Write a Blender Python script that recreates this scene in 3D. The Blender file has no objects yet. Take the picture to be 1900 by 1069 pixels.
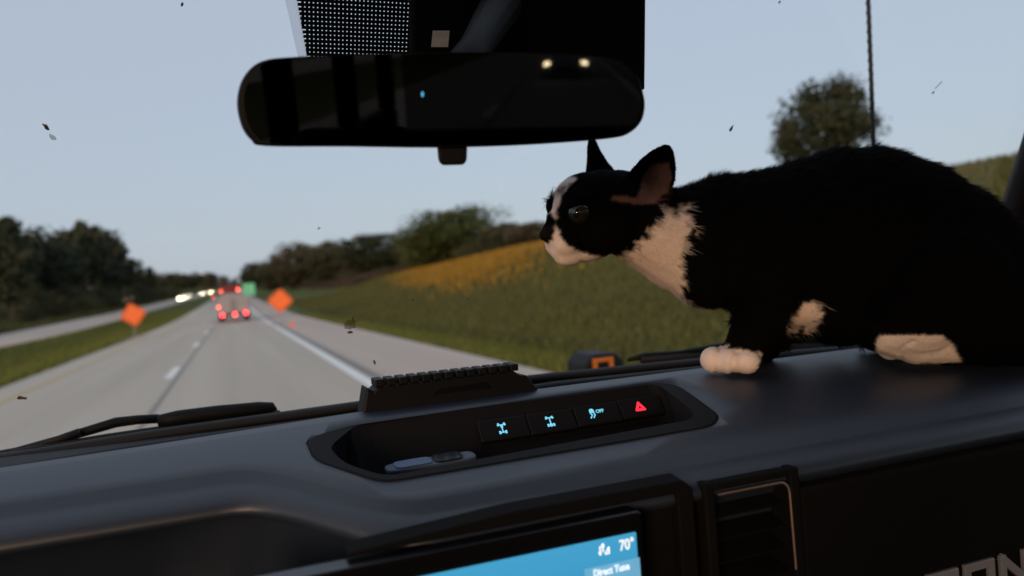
import bpy, bmesh, math, random
import numpy as np
from mathutils import Vector, Matrix

# ------------------------------------------------------------------ camera, sky, sun, exposure
sc = bpy.context.scene
FPX, CX, CY = 1408.0, 950.0, 534.5            # focal length and centre in photograph pixels
TH, PT, RL = math.radians(20.2), math.radians(-0.6), math.radians(4.2)
CAM = Vector((0, 0, 1.62))
cf = Vector((math.sin(TH)*math.cos(PT), math.cos(TH)*math.cos(PT), math.sin(PT)))
r0 = Vector((math.cos(TH), -math.sin(TH), 0)); u0 = r0.cross(cf)
cr = math.cos(RL)*r0 - math.sin(RL)*u0
cu = math.sin(RL)*r0 + math.cos(RL)*u0
cam = bpy.data.cameras.new('camera'); camo = bpy.data.objects.new('camera', cam)
sc.collection.objects.link(camo); sc.camera = camo
camo.matrix_world = Matrix(((cr.x, cu.x, -cf.x, CAM.x), (cr.y, cu.y, -cf.y, CAM.y), (cr.z, cu.z, -cf.z, CAM.z), (0, 0, 0, 1)))
cam.sensor_width = 36.0; cam.lens = 36.0*FPX/1900.0
cam.clip_start = 0.02; cam.clip_end = 5000
cam.dof.use_dof = True; cam.dof.focus_distance = 0.66; cam.dof.aperture_fstop = 26.7/5.5

SUN_EL, SUN_AZ = math.radians(7), math.radians(40)      # azimuth: from behind, swung to the left
w = bpy.data.worlds.new('World'); sc.world = w; w.use_nodes = True
nt = w.node_tree; bg = nt.nodes['Background']
sky = nt.nodes.new('ShaderNodeTexSky'); sky.sky_type = 'NISHITA'; sky.sun_disc = False
sky.sun_elevation = math.radians(5); sky.sun_rotation = math.pi + SUN_AZ
sky.air_density = 1.0; sky.dust_density = 1.5; sky.ozone_density = 2.0
veil = nt.nodes.new('ShaderNodeMix'); veil.data_type = 'RGBA'; veil.blend_type = 'MIX'
veil.inputs[0].default_value = 0.72
nt.links.new(sky.outputs[0], veil.inputs[6]); veil.inputs[7].default_value = (4.15, 4.55, 5.5, 1)   # thin even overcast
nt.links.new(veil.outputs[2], bg.inputs[0]); bg.inputs[1].default_value = 0.15
sl = bpy.data.lights.new('sun', 'SUN'); so = bpy.data.objects.new('sun', sl); sc.collection.objects.link(so)
sl.energy = 2.5; sl.angle = math.radians(20); sl.color = (1.0, 0.62, 0.38)
sd = Vector((math.sin(SUN_AZ)*math.cos(SUN_EL), math.cos(SUN_AZ)*math.cos(SUN_EL), -math.sin(SUN_EL)))
so.rotation_euler = sd.to_track_quat('-Z', 'Y').to_euler()
sc.view_settings.view_transform = 'Standard'; sc.view_settings.look = 'None'
sc.view_settings.exposure = 0; sc.view_settings.gamma = 1
sc.render.engine = 'CYCLES'
sc.cycles.use_denoising = True
sc.cycles.max_bounces = 8; sc.cycles.transparent_max_bounces = 16
sc.cycles.caustics_reflective = False; sc.cycles.caustics_refractive = False
sc.cycles.sample_clamp_indirect = 4

# ------------------------------------------------------------------ helpers
RNG = random.Random(7); NP = np.random.default_rng(7)
def ray(px, py): return cf + cr*((px-CX)/FPX) - cu*((py-CY)/FPX)
def atY(px, py, Y): d = ray(px, py); return CAM + d*(Y/d.y)
def atX(px, py, X): d = ray(px, py); return CAM + d*(X/d.x)
def atD(px, py, D): return CAM + ray(px, py)*D
def onplane(px, py, p0, n):
    d = ray(px, py); p0 = Vector(p0); n = Vector(n)
    return CAM + d*((p0-CAM).dot(n)/d.dot(n))
def project(P):
    q = np.asarray(P, float) - np.array(CAM)
    z = q @ np.array(cf)
    return CX + FPX*(q @ np.array(cr))/z, CY - FPX*(q @ np.array(cu))/z

ORG = {}
def tag(o, label=None, cat=None, group=None, kind=None):
    if label: o['label'] = label
    if cat: o['category'] = cat
    if group: o['group'] = group
    if kind: o['kind'] = kind
    return o
def empty(name, loc=(0, 0, 0), label=None, cat=None, group=None):
    o = bpy.data.objects.new(name, None); sc.collection.objects.link(o)
    o.location = loc; o.empty_display_size = 0.05; ORG[o.name] = Vector(loc)
    return tag(o, label, cat, group)
def link_mesh(name, me, parent=None):
    o = bpy.data.objects.new(name, me); sc.collection.objects.link(o)
    if parent is not None: o.parent = parent
    ORG[o.name] = ORG.get(parent.name, Vector()) if parent is not None else Vector()
    return o
def copy_tree(o, parent=None, mats=None):
    c = o.copy(); sc.collection.objects.link(c); c.parent = parent
    for ch in o.children: copy_tree(ch, c)
    return c
class MB:
    """collects shapes in world coordinates; build() links them as ONE mesh object"""
    def __init__(s): s.v = []; s.f = []
    def add(s, v, f):
        b = len(s.v); s.v += [Vector(p) for p in v]; s.f += [[i+b for i in q] for q in f]; return s
    def box(s, x0, x1, y0, y1, z0, z1):
        v = [(x, y, z) for x in (x0, x1) for y in (y0, y1) for z in (z0, z1)]
        return s.add(v, [(0, 1, 3, 2), (4, 6, 7, 5), (0, 4, 5, 1), (2, 3, 7, 6), (0, 2, 6, 4), (1, 5, 7, 3)])
    def obox(s, c, ex, ey, ez):
        """box from centre and three half-axes"""
        c, ex, ey, ez = map(Vector, (c, ex, ey, ez))
        v = [c+i*ex+j*ey+k*ez for i in (-1, 1) for j in (-1, 1) for k in (-1, 1)]
        return s.add(v, [(0, 1, 3, 2), (4, 6, 7, 5), (0, 4, 5, 1), (2, 3, 7, 6), (0, 2, 6, 4), (1, 5, 7, 3)])
    def prism(s, poly, ext):
        n = len(poly); ext = Vector(ext); P = [Vector(p) for p in poly]
        v = P + [p+ext for p in P]
        f = [list(range(n))[::-1], list(range(n, 2*n))] + [(i, (i+1) % n, n+(i+1) % n, n+i) for i in range(n)]
        return s.add(v, f)
    def tube(s, path, rad, n=10, cap=True, squash=1.0):
        path = [Vector(p) for p in path]; m = len(path)
        if not hasattr(rad, '__len__'): rad = [rad]*m
        v = []; up = None
        for i, p in enumerate(path):
            t = (path[min(i+1, m-1)] - path[max(i-1, 0)]).normalized()
            if up is None: up = Vector((0, 0, 1)) if abs(t.z) < .9 else Vector((1, 0, 0))
            a = t.cross(up).normalized(); b = a.cross(t); up = b
            for k in range(n):
                q = 2*math.pi*k/n; v.append(p + rad[i]*(math.cos(q)*a + squash*math.sin(q)*b))
        f = [(i*n+k, i*n+(k+1) % n, (i+1)*n+(k+1) % n, (i+1)*n+k) for i in range(m-1) for k in range(n)]
        if cap: f += [list(range(n))[::-1], list(range((m-1)*n, m*n))]
        return s.add(v, f)
    def ell(s, c, ex, ey, ez, nu=14, nv=9):
        c, ex, ey, ez = map(Vector, (c, ex, ey, ez)); v = [c+ez]; f = []
        for j in range(1, nv):
            t = math.pi*j/nv
            for i in range(nu):
                p = 2*math.pi*i/nu
                v.append(c + math.sin(t)*(math.cos(p)*ex+math.sin(p)*ey) + math.cos(t)*ez)
        v.append(c-ez); L = len(v)-1
        f += [(0, 1+i, 1+(i+1) % nu) for i in range(nu)]
        for j in range(nv-2):
            a = 1+j*nu; b = a+nu
            f += [(a+i, b+i, b+(i+1) % nu, a+(i+1) % nu) for i in range(nu)]
        a = 1+(nv-2)*nu
        f += [(L, a+(i+1) % nu, a+i) for i in range(nu)]
        return s.add(v, f)
    def grid(s, rows):
        m, n = len(rows), len(rows[0])
        return s.add([p for r in rows for p in r], [(i*n+j, i*n+j+1, (i+1)*n+j+1, (i+1)*n+j) for i in range(m-1) for j in range(n-1)])
    def mesh(s, name, mat, off=Vector(), smooth=False):
        me = bpy.data.meshes.new(name); me.from_pydata([p-off for p in s.v], [], s.f); me.update()
        bm = bmesh.new(); bm.from_mesh(me); bmesh.ops.recalc_face_normals(bm, faces=bm.faces); bm.to_mesh(me); bm.free()
        if mat: me.materials.append(mat)
        if smooth: me.polygons.foreach_set('use_smooth', [True]*len(me.polygons))
        return me
    def build(s, name, mat, parent=None, smooth=False, bevel=0.0):
        off = ORG.get(parent.name, Vector()) if parent is not None else Vector()
        o = link_mesh(name, s.mesh(name, mat, off, smooth), parent)
        if bevel:
            b = o.modifiers.new('bevel', 'BEVEL'); b.width = bevel; b.segments = 2; b.limit_method = 'ANGLE'
        return o
def np_mesh(name, V, F, mat, col=None, smooth=False):
    """fast mesh from numpy arrays (all faces the same size)"""
    me = bpy.data.meshes.new(name); k = F.shape[1]
    me.vertices.add(len(V)); me.vertices.foreach_set('co', np.ascontiguousarray(V, np.float32).ravel())
    me.loops.add(F.size); me.loops.foreach_set('vertex_index', np.ascontiguousarray(F, np.int32).ravel())
    me.polygons.add(len(F)); me.polygons.foreach_set('loop_start', np.arange(0, F.size, k, dtype=np.int32))
    me.update(calc_edges=True)
    if col is not None:
        a = me.color_attributes.new('Col', 'FLOAT_COLOR', 'POINT')
        a.data.foreach_set('color', np.ascontiguousarray(np.c_[col, np.ones(len(col))], np.float32).ravel())
    if smooth: me.polygons.foreach_set('use_smooth', np.ones(len(F), bool))
    if mat: me.materials.append(mat)
    return me
def smooth01(x, a, b):
    t = np.clip((np.asarray(x, float)-a)/(b-a), 0, 1); return t*t*(3-2*t)

# ------------------------------------------------------------------ materials
MATS = {}
def mat(name, col, rough=.6, spec=.5, metal=0, noise=None, bump=None, emit=None, coat=0):
    """noise=(scale, second colour, contrast)  bump=(scale, strength, distance)"""
    m = bpy.data.materials.new(name); m.use_nodes = True; n = m.node_tree; b = n.nodes['Principled BSDF']
    b.inputs['Base Color'].default_value = (*col, 1); b.inputs['Roughness'].default_value = rough
    b.inputs['Specular IOR Level'].default_value = spec; b.inputs['Metallic'].default_value = metal
    b.inputs['Coat Weight'].default_value = coat
    tc = n.nodes.new('ShaderNodeTexCoord')
    if noise:
        t = n.nodes.new('ShaderNodeTexNoise'); t.inputs['Scale'].default_value = noise[0]; t.inputs['Detail'].default_value = 6
        n.links.new(tc.outputs['Object'], t.inputs['Vector'])
        r = n.nodes.new('ShaderNodeValToRGB'); c = noise[2] if len(noise) > 2 else .15
        r.color_ramp.elements[0].position = .5-c; r.color_ramp.elements[1].position = .5+c
        r.color_ramp.elements[0].color = (*col, 1); r.color_ramp.elements[1].color = (*noise[1], 1)
        n.links.new(t.outputs['Fac'], r.inputs[0]); n.links.new(r.outputs[0], b.inputs['Base Color'])
    if bump:
        t = n.nodes.new('ShaderNodeTexNoise'); t.inputs['Scale'].default_value = bump[0]; t.inputs['Detail'].default_value = 4
        n.links.new(tc.outputs['Object'], t.inputs['Vector'])
        k = n.nodes.new('ShaderNodeBump'); k.inputs['Strength'].default_value = bump[1]; k.inputs['Distance'].default_value = bump[2]
        n.links.new(t.outputs['Fac'], k.inputs['Height']); n.links.new(k.outputs[0], b.inputs['Normal'])
    if emit:
        b.inputs['Emission Color'].default_value = (*emit[0], 1); b.inputs['Emission Strength'].default_value = emit[1]
    MATS[name] = m; return m
def leaf_mat(name, c1, c2):
    m = mat(name, c1, .7, .2)
    n = m.node_tree; b = n.nodes['Principled BSDF']
    tc = n.nodes.new('ShaderNodeTexCoord')
    t = n.nodes.new('ShaderNodeTexNoise'); t.inputs['Scale'].default_value = 3.5; t.inputs['Detail'].default_value = 3
    n.links.new(tc.outputs['Object'], t.inputs['Vector'])
    r = n.nodes.new('ShaderNodeValToRGB'); r.color_ramp.elements[0].position = .35; r.color_ramp.elements[1].position = .65
    r.color_ramp.elements[0].color = (*c1, 1); r.color_ramp.elements[1].color = (*c2, 1)
    n.links.new(t.outputs['Fac'], r.inputs[0]); n.links.new(r.outputs[0], b.inputs['Base Color'])
    return m
def glass_mat(name, tint, gloss_rough=0.0, ior=1.5):
    m = bpy.data.materials.new(name); m.use_nodes = True; n = m.node_tree; n.nodes.clear()
    out = n.nodes.new('ShaderNodeOutputMaterial'); mx = n.nodes.new('ShaderNodeMixShader')
    tr = n.nodes.new('ShaderNodeBsdfTransparent'); tr.inputs[0].default_value = (*tint, 1)
    gl = n.nodes.new('ShaderNodeBsdfGlossy'); gl.inputs['Roughness'].default_value = gloss_rough
    lw = n.nodes.new('ShaderNodeLayerWeight'); lw.inputs[0].default_value = .5
    pw = n.nodes.new('ShaderNodeMath'); pw.operation = 'POWER'; pw.inputs[1].default_value = 5; n.links.new(lw.outputs['Facing'], pw.inputs[0])
    fr = n.nodes.new('ShaderNodeMath'); fr.operation = 'MULTIPLY_ADD'; fr.inputs[1].default_value = .6; fr.inputs[2].default_value = .022; n.links.new(pw.outputs[0], fr.inputs[0])
    n.links.new(fr.outputs[0], mx.inputs[0]); n.links.new(tr.outputs[0], mx.inputs[1]); n.links.new(gl.outputs[0], mx.inputs[2])
    n.links.new(mx.outputs[0], out.inputs[0]); MATS[name] = m; return m
def vcol_mat(name, rough, spec):
    m = mat(name, (0, 0, 0), rough, spec); n = m.node_tree
    a = n.nodes.new('ShaderNodeAttribute'); a.attribute_name = 'Col'
    n.links.new(a.outputs['Color'], n.nodes['Principled BSDF'].inputs['Base Color']); return m

M_dash = mat('dash_plastic', (.010, .0175, .034), .50, .75, noise=(25, (.013, .021, .0375), .25), bump=(900, .25, .0006))
M_face = mat('dash_face_plastic', (.0035, .0035, .0037), .75, .12, bump=(700, .3, .0006))
M_black = mat('black_plastic', (.003, .003, .0034), .6, .2, bump=(600, .2, .0005))
M_tray = mat('tray_rubber', (.0045, .0045, .005), .75, .15, bump=(500, .3, .0006))
M_gloss = mat('gloss_black', (.004, .004, .005), .25, .4)
M_rub = mat('rubber', (.009, .009, .010), .65, .3)
M_head = mat('headliner', (.05, .05, .05), .95, .1, noise=(300, (.065, .063, .06)))
M_seat = mat('seat_cloth', (.03, .03, .032), .95, .1, noise=(120, (.045, .044, .045)))
M_mirror = mat('mirror_glass', (.03, .03, .032), .02, .5, 1.0)
M_glass = glass_mat('windshield_glass', (.97, .985, .98))
M_tint = glass_mat('tinted_glass', (.55, .56, .55))
M_orange_paint = mat('orange_paint', (.75, .20, .03), .3, .5, coat=.5, noise=(40, (.78, .22, .035)))
M_bronze = mat('bronze_trim', (.30, .22, .18), .4, .5, .6)
M_silver = mat('silver_letter', (.25, .26, .29), .5, .5, .2)

# ------------------------------------------------------------------ land: profile of road and ground
def road_z(Y):
    Y = np.asarray(Y, float); t = np.clip(Y-50, 0, None)
    return 0.0165*(np.sqrt(t*t+30*30)-30)
def road_off(Y):
    t = np.clip(np.asarray(Y, float)-250, 0, None)/490.0; return 6.0*t*t
def ground_z(X, Y):
    X = np.asarray(X, float); Y = np.asarray(Y, float)
    x = X-road_off(Y)
    z = road_z(Y)*np.ones_like(x) - .07
    z = z - .35*smooth01(x, 5.4, 8)*(1-smooth01(x, 8, 13))
    z = z + np.interp(Y, [60, 110, 200, 400], [5.15, 3.9, 2.6, 2.0])*smooth01(x, 8.5, 31) + 2.2*smooth01(x, 30, 90)
    z = z + .22*np.sin(x*.31+Y*.05)*np.sin(Y*.11)*smooth01(x, 9, 16)
    z = z - .30*smooth01(x, -6.2, -8.2)*0 - .28*(smooth01(-x, 5.6, 8)*(1-smooth01(-x, 9.5, 11.8)))
    z = z + 1.4*smooth01(-x, 21, 45)
    z = z + 10*smooth01(Y, 700, 1250)*smooth01(np.abs(x+30), 25, 70)
    return z
# ground sheet
xs = np.unique(np.r_[np.linspace(-900, -60, 22), np.linspace(-60, 60, 121), np.linspace(60, 900, 22)])
ys = np.unique(np.r_[np.linspace(-400, -20, 20), np.linspace(-20, 120, 100), np.linspace(120, 500, 90), np.linspace(500, 2600, 70)])
GX, GY = np.meshgrid(xs, ys); GZ = ground_z(GX, GY)
V = np.c_[GX.ravel(), GY.ravel(), GZ.ravel()]; nx = len(xs)
I, J = np.meshgrid(np.arange(len(ys)-1), np.arange(nx-1), indexing='ij'); a = (I*nx+J).ravel()
F = np.c_[a, a+1, a+1+nx, a+nx]
def grass_material():
    m = mat('grass_ground', (.06, .07, .015), .95, .1); n = m.node_tree; b = n.nodes['Principled BSDF']
    g = n.nodes.new('ShaderNodeNewGeometry')
    mp = n.nodes.new('ShaderNodeMapping'); mp.inputs['Scale'].default_value = (.35, .06, .6)
    n.links.new(g.outputs['Position'], mp.inputs[0])
    t = n.nodes.new('ShaderNodeTexNoise'); t.inputs['Scale'].default_value = 1; t.inputs['Detail'].default_value = 5
    n.links.new(mp.outputs[0], t.inputs['Vector'])
    r = n.nodes.new('ShaderNodeValToRGB'); e = r.color_ramp.elements
    e[0].position = .32; e[0].color = (.085, .072, .030, 1); e[1].position = .68; e[1].color = (.12, .14, .03, 1)
    k = e.new(.5); k.color = (.092, .105, .028, 1)
    n.links.new(t.outputs['Fac'], r.inputs[0])
    t2 = n.nodes.new('ShaderNodeTexNoise'); t2.inputs['Scale'].default_value = 6; t2.inputs['Detail'].default_value = 8
    n.links.new(g.outputs['Position'], t2.inputs['Vector'])
    mr = n.nodes.new('ShaderNodeMapRange'); mr.inputs[3].default_value = .65; mr.inputs[4].default_value = 1.35
    n.links.new(t2.outputs['Fac'], mr.inputs[0])
    mx = n.nodes.new('ShaderNodeMix'); mx.data_type = 'RGBA'; mx.blend_type = 'MULTIPLY'; mx.inputs[0].default_value = 1
    n.links.new(r.outputs[0], mx.inputs[6]); n.links.new(mr.outputs[0], mx.inputs[7]); n.links.new(mx.outputs[2], b.inputs['Base Color'])
    bp = n.nodes.new('ShaderNodeBump'); bp.inputs['Strength'].default_value = .8; bp.inputs['Distance'].default_value = .1
    n.links.new(t2.outputs['Fac'], bp.inputs['Height']); n.links.new(bp.outputs[0], b.inputs['Normal'])
    return m
M_grass = grass_material()
o = link_mesh('ground', np_mesh('ground', V, F, M_grass, smooth=True)); tag(o, kind='structure')
# roads
def asphalt(name, c1, c2):
    m = mat(name, c1, .85, .3); n = m.node_tree; b = n.nodes['Principled BSDF']
    g = n.nodes.new('ShaderNodeNewGeometry')
    mp = n.nodes.new('ShaderNodeMapping'); mp.inputs['Scale'].default_value = (1.1, .03, 1)
    n.links.new(g.outputs['Position'], mp.inputs[0])
    t = n.nodes.new('ShaderNodeTexNoise'); t.inputs['Scale'].default_value = 1; t.inputs['Detail'].default_value = 4
    n.links.new(mp.outputs[0], t.inputs['Vector'])
    r = n.nodes.new('ShaderNodeValToRGB'); r.color_ramp.elements[0].position = .35; r.color_ramp.elements[1].position = .65
    r.color_ramp.elements[0].color = (*c1, 1); r.color_ramp.elements[1].color = (*c2, 1); n.links.new(t.outputs['Fac'], r.inputs[0])
    t2 = n.nodes.new('ShaderNodeTexNoise'); t2.inputs['Scale'].default_value = 45; t2.inputs['Detail'].default_value = 3
    n.links.new(g.outputs['Position'], t2.inputs['Vector'])
    mr = n.nodes.new('ShaderNodeMapRange'); mr.inputs[3].default_value = .75; mr.inputs[4].default_value = 1.25
    n.links.new(t2.outputs['Fac'], mr.inputs[0])
    mx = n.nodes.new('ShaderNodeMix'); mx.data_type = 'RGBA'; mx.blend_type = 'MULTIPLY'; mx.inputs[0].default_value = 1
    n.links.new(r.outputs[0], mx.inputs[6]); n.links.new(mr.outputs[0], mx.inputs[7]); n.links.new(mx.outputs[2], b.inputs['Base Color'])
    return m
M_road = asphalt('worn_concrete_road', (.47, .415, .335), (.54, .48, .395))
M_should = asphalt('shoulder_asphalt', (.49, .40, .33), (.55, .46, .385))
M_seam = mat('joint_tar', (.24, .225, .205), .8, .3, noise=(20, (.28, .26, .24)))
M_white = mat('white_road_paint', (.90, .90, .84), .6, .4, noise=(9, (.80, .80, .74), .25))
M_yellow = mat('yellow_road_paint', (.62, .42, .16), .6, .4, noise=(9, (.52, .36, .16), .25))
def strip(name, x0, x1, y0, y1, dz, m, kind='structure', parent=None, step=6.0):
    Y = np.arange(y0, y1+step, step); Y[-1] = y1
    off = road_off(Y); z = road_z(Y)+dz
    L = np.c_[x0+off, Y, z]; R = np.c_[x1+off, Y, z]
    V = np.empty((2*len(Y), 3)); V[0::2] = L; V[1::2] = R
    i = np.arange(len(Y)-1)*2; F = np.c_[i, i+1, i+3, i+2]
    o = link_mesh(name, np_mesh(name, V, F, m), parent)
    if parent is None and kind: o['kind'] = kind
    return o
road = strip('road', -5.15, 2.45, -200, 1400, 0, M_road)
strip('road_shoulder', 2.45, 5.0, -200, 1400, -.004, M_should)
opp = strip('opposite_road', -19.0, -12.0, -200, 1400, .0, M_should)
strip('edge_line', 2.03, 2.25, -200, 1400, .005, M_white, parent=road)
strip('shoulder_joint', 2.30, 2.52, -200, 1400, .003, M_seam, parent=road)
strip('yellow_line', -4.36, -4.2, -200, 1400, .005, M_yellow, parent=road)
strip('lane_joint', -1.33, -1.25, -200, 1400, .003, M_seam, parent=road)
for k in range(-3, 40):
    y0 = 18.4+12.2*k
    strip('lane_dash', -1.56, -1.38, y0, y0+3.05, .006, M_white, parent=road, step=3.05)
strip('opposite_edge_line', -12.6, -12.45, -200, 1400, .005, M_yellow, parent=opp)

# ------------------------------------------------------------------ trees
LEAFM = {
    'dark': leaf_mat('foliage_dark', (.028, .036, .018), (.047, .057, .026)),
    'green': leaf_mat('foliage_green', (.047, .066, .018), (.080, .102, .028)),
    'brown': leaf_mat('foliage_brown', (.070, .062, .034), (.115, .096, .054)),
    'olive': leaf_mat('foliage_olive', (.049, .054, .024), (.080, .080, .036)),
}
M_bark = mat('bark', (.075, .062, .05), .9, .1, noise=(4, (.045, .038, .032)), bump=(8, .6, .05))
M_palebark = mat('pale_bark', (.15, .125, .105), .9, .1, noise=(4, (.09, .075, .065)), bump=(8, .6, .05))
def crown_arrays(rng, h, wd, base, ncl, per, leaf, shape='round'):
    """leaf quads gathered in clumps through an uneven crown volume; unit: metres, trunk at origin"""
    ch = (h-base)/2; cz = base+ch
    C = []
    while len(C) < ncl:
        p = rng.uniform(-1, 1, 3); d = np.linalg.norm(p)
        if d > 1 or d < .25: continue
        if shape == 'cone': p[:2] *= 1.05-.75*(p[2]+1)/2
        elif shape == 'round' and p[2] < -.3: p[:2] *= .8
        C.append(p)
    C = np.array(C)*np.array([wd/2*.88, wd/2*.88, ch*.9]) + np.array([0, 0, cz])
    cr_ = rng.uniform(.13, .26, ncl)*wd*.75
    P = np.repeat(C, per, 0); R = np.repeat(cr_, per)
    d = rng.normal(size=P.shape); d /= np.linalg.norm(d, axis=1)[:, None]
    P = P + d*(R*rng.uniform(.35, 1.05, len(P)))[:, None]*np.array([1, 1, .8])
    nrm = d+rng.normal(size=d.shape)*.6; nrm /= np.linalg.norm(nrm, axis=1)[:, None]
    t = np.cross(nrm, rng.normal(size=d.shape)); t /= np.linalg.norm(t, axis=1)[:, None]
    b = np.cross(nrm, t); s = (leaf*rng.uniform(.6, 1.3, len(P)))[:, None]
    V = np.empty((len(P)*4, 3)); V[0::4] = P-t*s; V[1::4] = P+b*s*.55; V[2::4] = P+t*s; V[3::4] = P-b*s*.55
    F = np.arange(len(P)*4).reshape(-1, 4)
    return V, F
def tree_proto(name, style, seed, shape='round', base=.28, wd=.62, ncl=70, per=60, leaf=.022, pale=False):
    """unit-height tree"""
    rng = np.random.default_rng(seed); rr = random.Random(seed)
    V, F = crown_arrays(rng, 1.0, wd, base, ncl, per, leaf, shape)
    cm = np_mesh('crown', V, F, LEAFM[style])
    b = MB(); top = .8
    b.tube([(0, 0, -.03), (.004, .002, .15), (-.006, .006, .4), (.0, 0, top)], [.024, .017, .013, .004], 8)
    for k in range(9):
        q = rr.uniform(0, 6.28); z = rr.uniform(base*.8, .7); L = rr.uniform(.14, .30)*wd/.62
        e = Vector((math.cos(q)*L, math.sin(q)*L, z+rr.uniform(.06, .16)))
        b.tube([(0, 0, z), Vector((0, 0, z)).lerp(e, .5)+Vector((0, 0, .02)), e], [.008, .005, .002], 5)
    tm = b.mesh('trunk', M_palebark if pale else M_bark, smooth=True)
    return cm, tm
PROTO = {
    'dark1': tree_proto('t', 'dark', 1), 'dark2': tree_proto('t', 'dark', 2, wd=.5, base=.2),
    'dark3': tree_proto('t', 'olive', 3, wd=.55, base=.35, pale=True), 'conifer': tree_proto('t', 'dark', 4, 'cone', base=.12, wd=.5),
    'round': tree_proto('t', 'green', 5, wd=1.0, base=-.05, ncl=120, per=120, leaf=.019), 'rounddark': tree_proto('t', 'dark', 6, wd=1.0, base=-.05, ncl=120, per=120, leaf=.019),
    'brown': tree_proto('t', 'brown', 7, wd=.85, base=-.02, ncl=110, per=70, leaf=.024), 'olive': tree_proto('t', 'olive', 8, wd=.8, base=-.02, ncl=110, per=70, leaf=.024),
    'bushd': tree_proto('t', 'dark', 9, wd=1.5, base=-.1, ncl=40, per=60, leaf=.035), 'busho': tree_proto('t', 'olive', 10, wd=1.6, base=-.1, ncl=40, per=60, leaf=.035),
    'bushb': tree_proto('t', 'brown', 11, wd=1.8, base=-.1, ncl=40, per=60, leaf=.035),
}
def tree(proto, X, Y, h, wscale=1.0, name='tree', label='', cat='tree', group=None):
    z = float(ground_z(X, Y))
    e = empty(name, (X, Y, z-.1), label, cat, group)
    e.scale = (h*wscale, h*wscale, h); e.rotation_euler = (0, 0, RNG.uniform(0, 6.28))
    for nm, me in zip(('crown', 'trunk'), PROTO[proto]):
        o = bpy.data.objects.new(nm, me); sc.collection.objects.link(o); o.parent = e
    return e
def tree_px(proto, px, toppy, X, wpx=None, **k):
    """a tree standing X metres to the side, on the bearing of a pixel column, as tall as its top reaches"""
    d = ray(px, toppy); Y = X*d.y/d.x
    top = CAM.z + d.z*(Y/d.y); base = float(ground_z(X, Y)); h = max(top-base, 2.5)
    pw = {'round': 1.0, 'rounddark': 1.0, 'brown': .85, 'olive': .8, 'dark1': .62, 'dark2': .5, 'dark3': .55, 'conifer': .5}.get(proto, 1.5)
    ws = 1.0
    if wpx: ws = (wpx*(Y/d.y)/FPX)/(pw*h)
    return tree(proto, X, Y, h, ws, **k)
# wood on the left, beyond the opposite carriageway
WOODL = 'wood beyond the opposite carriageway'
named_left = [
    ('conifer', 12, 392, -25, 110, 'pine_tree', 'dark green pine, leftmost and tallest tree at the picture edge'),
    ('dark1', 70, 420, -26, 120, 'broadleaf_tree', 'dark broad tree just right of the leftmost pine'),
    ('dark3', 150, 408, -26.5, 130, 'broadleaf_tree', 'olive tree with pale straight trunk standing out of the left wood'),
    ('dark2', 205, 440, -26, 70, 'broadleaf_tree', 'dark tree at the right shoulder of the tall left wood'),
    ('dark3', 236, 474, -25, 60, 'broadleaf_tree', 'low olive tree where the left treeline drops'),
    ('conifer', 276, 492, -25, 34, 'pine_tree', 'small pointed dark tree at the far end of the left wood'),
]
for pr, px, ty, X, wp, nm, lb in named_left: tree_px(pr, px, ty, X, wp, name=nm, label=lb, group=WOODL)
for i in range(46):
    px = -60 + i*8.4 + RNG.uniform(-4, 4); X = RNG.uniform(-44, -27)
    ty = np.interp(px, [-60, 0, 60, 110, 150, 205, 225, 260, 290, 330], [400, 412, 432, 436, 424, 448, 482, 500, 506, 508]) + RNG.uniform(0, 22)
    tree_px(RNG.choice(['dark1', 'dark2', 'dark1', 'dark3']), px, ty, X, None, name='broadleaf_tree', label='dark leafy tree filling the dense wood left of the highway', group=WOODL)
for i in range(12):
    px = 318+i*7+RNG.uniform(-3, 3)
    tree_px(RNG.choice(['dark1', 'dark3']), px, RNG.uniform(503, 514), RNG.uniform(-26, -23.5), None, name='broadleaf_tree', label='distant tree in the row left of the oncoming lights', group='distant trees left of the opposite road')
for i in range(34):
    X = RNG.uniform(-25.5, -22.5); Y = 60+i*9+RNG.uniform(-3, 3)
    tree(RNG.choice(['bushd', 'bushd', 'busho']), X, Y, RNG.uniform(2.6, 5.5), RNG.uniform(.8, 1.3), 'edge_bush', 'dark undergrowth bush along the edge of the left wood', 'bush', 'undergrowth along the left wood')
# trees on the right bank
BANK = 'trees on the right bank'
right = [
    ('rounddark', 468, 484, 14, 46, 'dark round tree nearest the green sign'),
    ('olive', 505, 474, 17, 60, 'olive tree just right of the dark tree by the green sign'),
    ('brown', 545, 448, 20, 100, 'brownish thin-leaved tree behind the right orange sign'),
    ('olive', 603, 440, 24, 75, 'olive tree between the brownish tree and the large dark round tree'),
    ('brown', 640, 452, 29, 70, 'brown tree half hidden left of the large dark round tree'),
    ('rounddark', 690, 428, 29, 150, 'large dark round tree on the right bank'),
    ('rounddark', 757, 432, 33, 70, 'small dark tree in the dip between two large round trees'),
    ('round', 850, 380, 33, 225, 'big green round tree, tallest on the right bank left of the cat'),
    ('round', 800, 412, 31.5, 140, 'rounded green tree at the left foot of the big green round tree'),
    ('olive', 935, 408, 33, 110, 'low olive tree right of the big green round tree'),
    ('olive', 965, 414, 34, 110, 'olive tree between the low olive tree and the brown tree by the cat face'),
    ('brown', 1000, 408, 34, 130, 'brown tree above the yellow flower field by the cat face'),
    ('brown', 1080, 408, 40, 120, 'brown tree on the bank behind the cat head'),
    ('rounddark', 1530, 133, 32.5, 190, 'lone dark green tree rising above the cat back beside the antenna'),
]
for pr, px, ty, X, wp, lb in right: tree_px(pr, px, ty, X, wp*1.1, name='bank_tree', label=lb, group=BANK)
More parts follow.
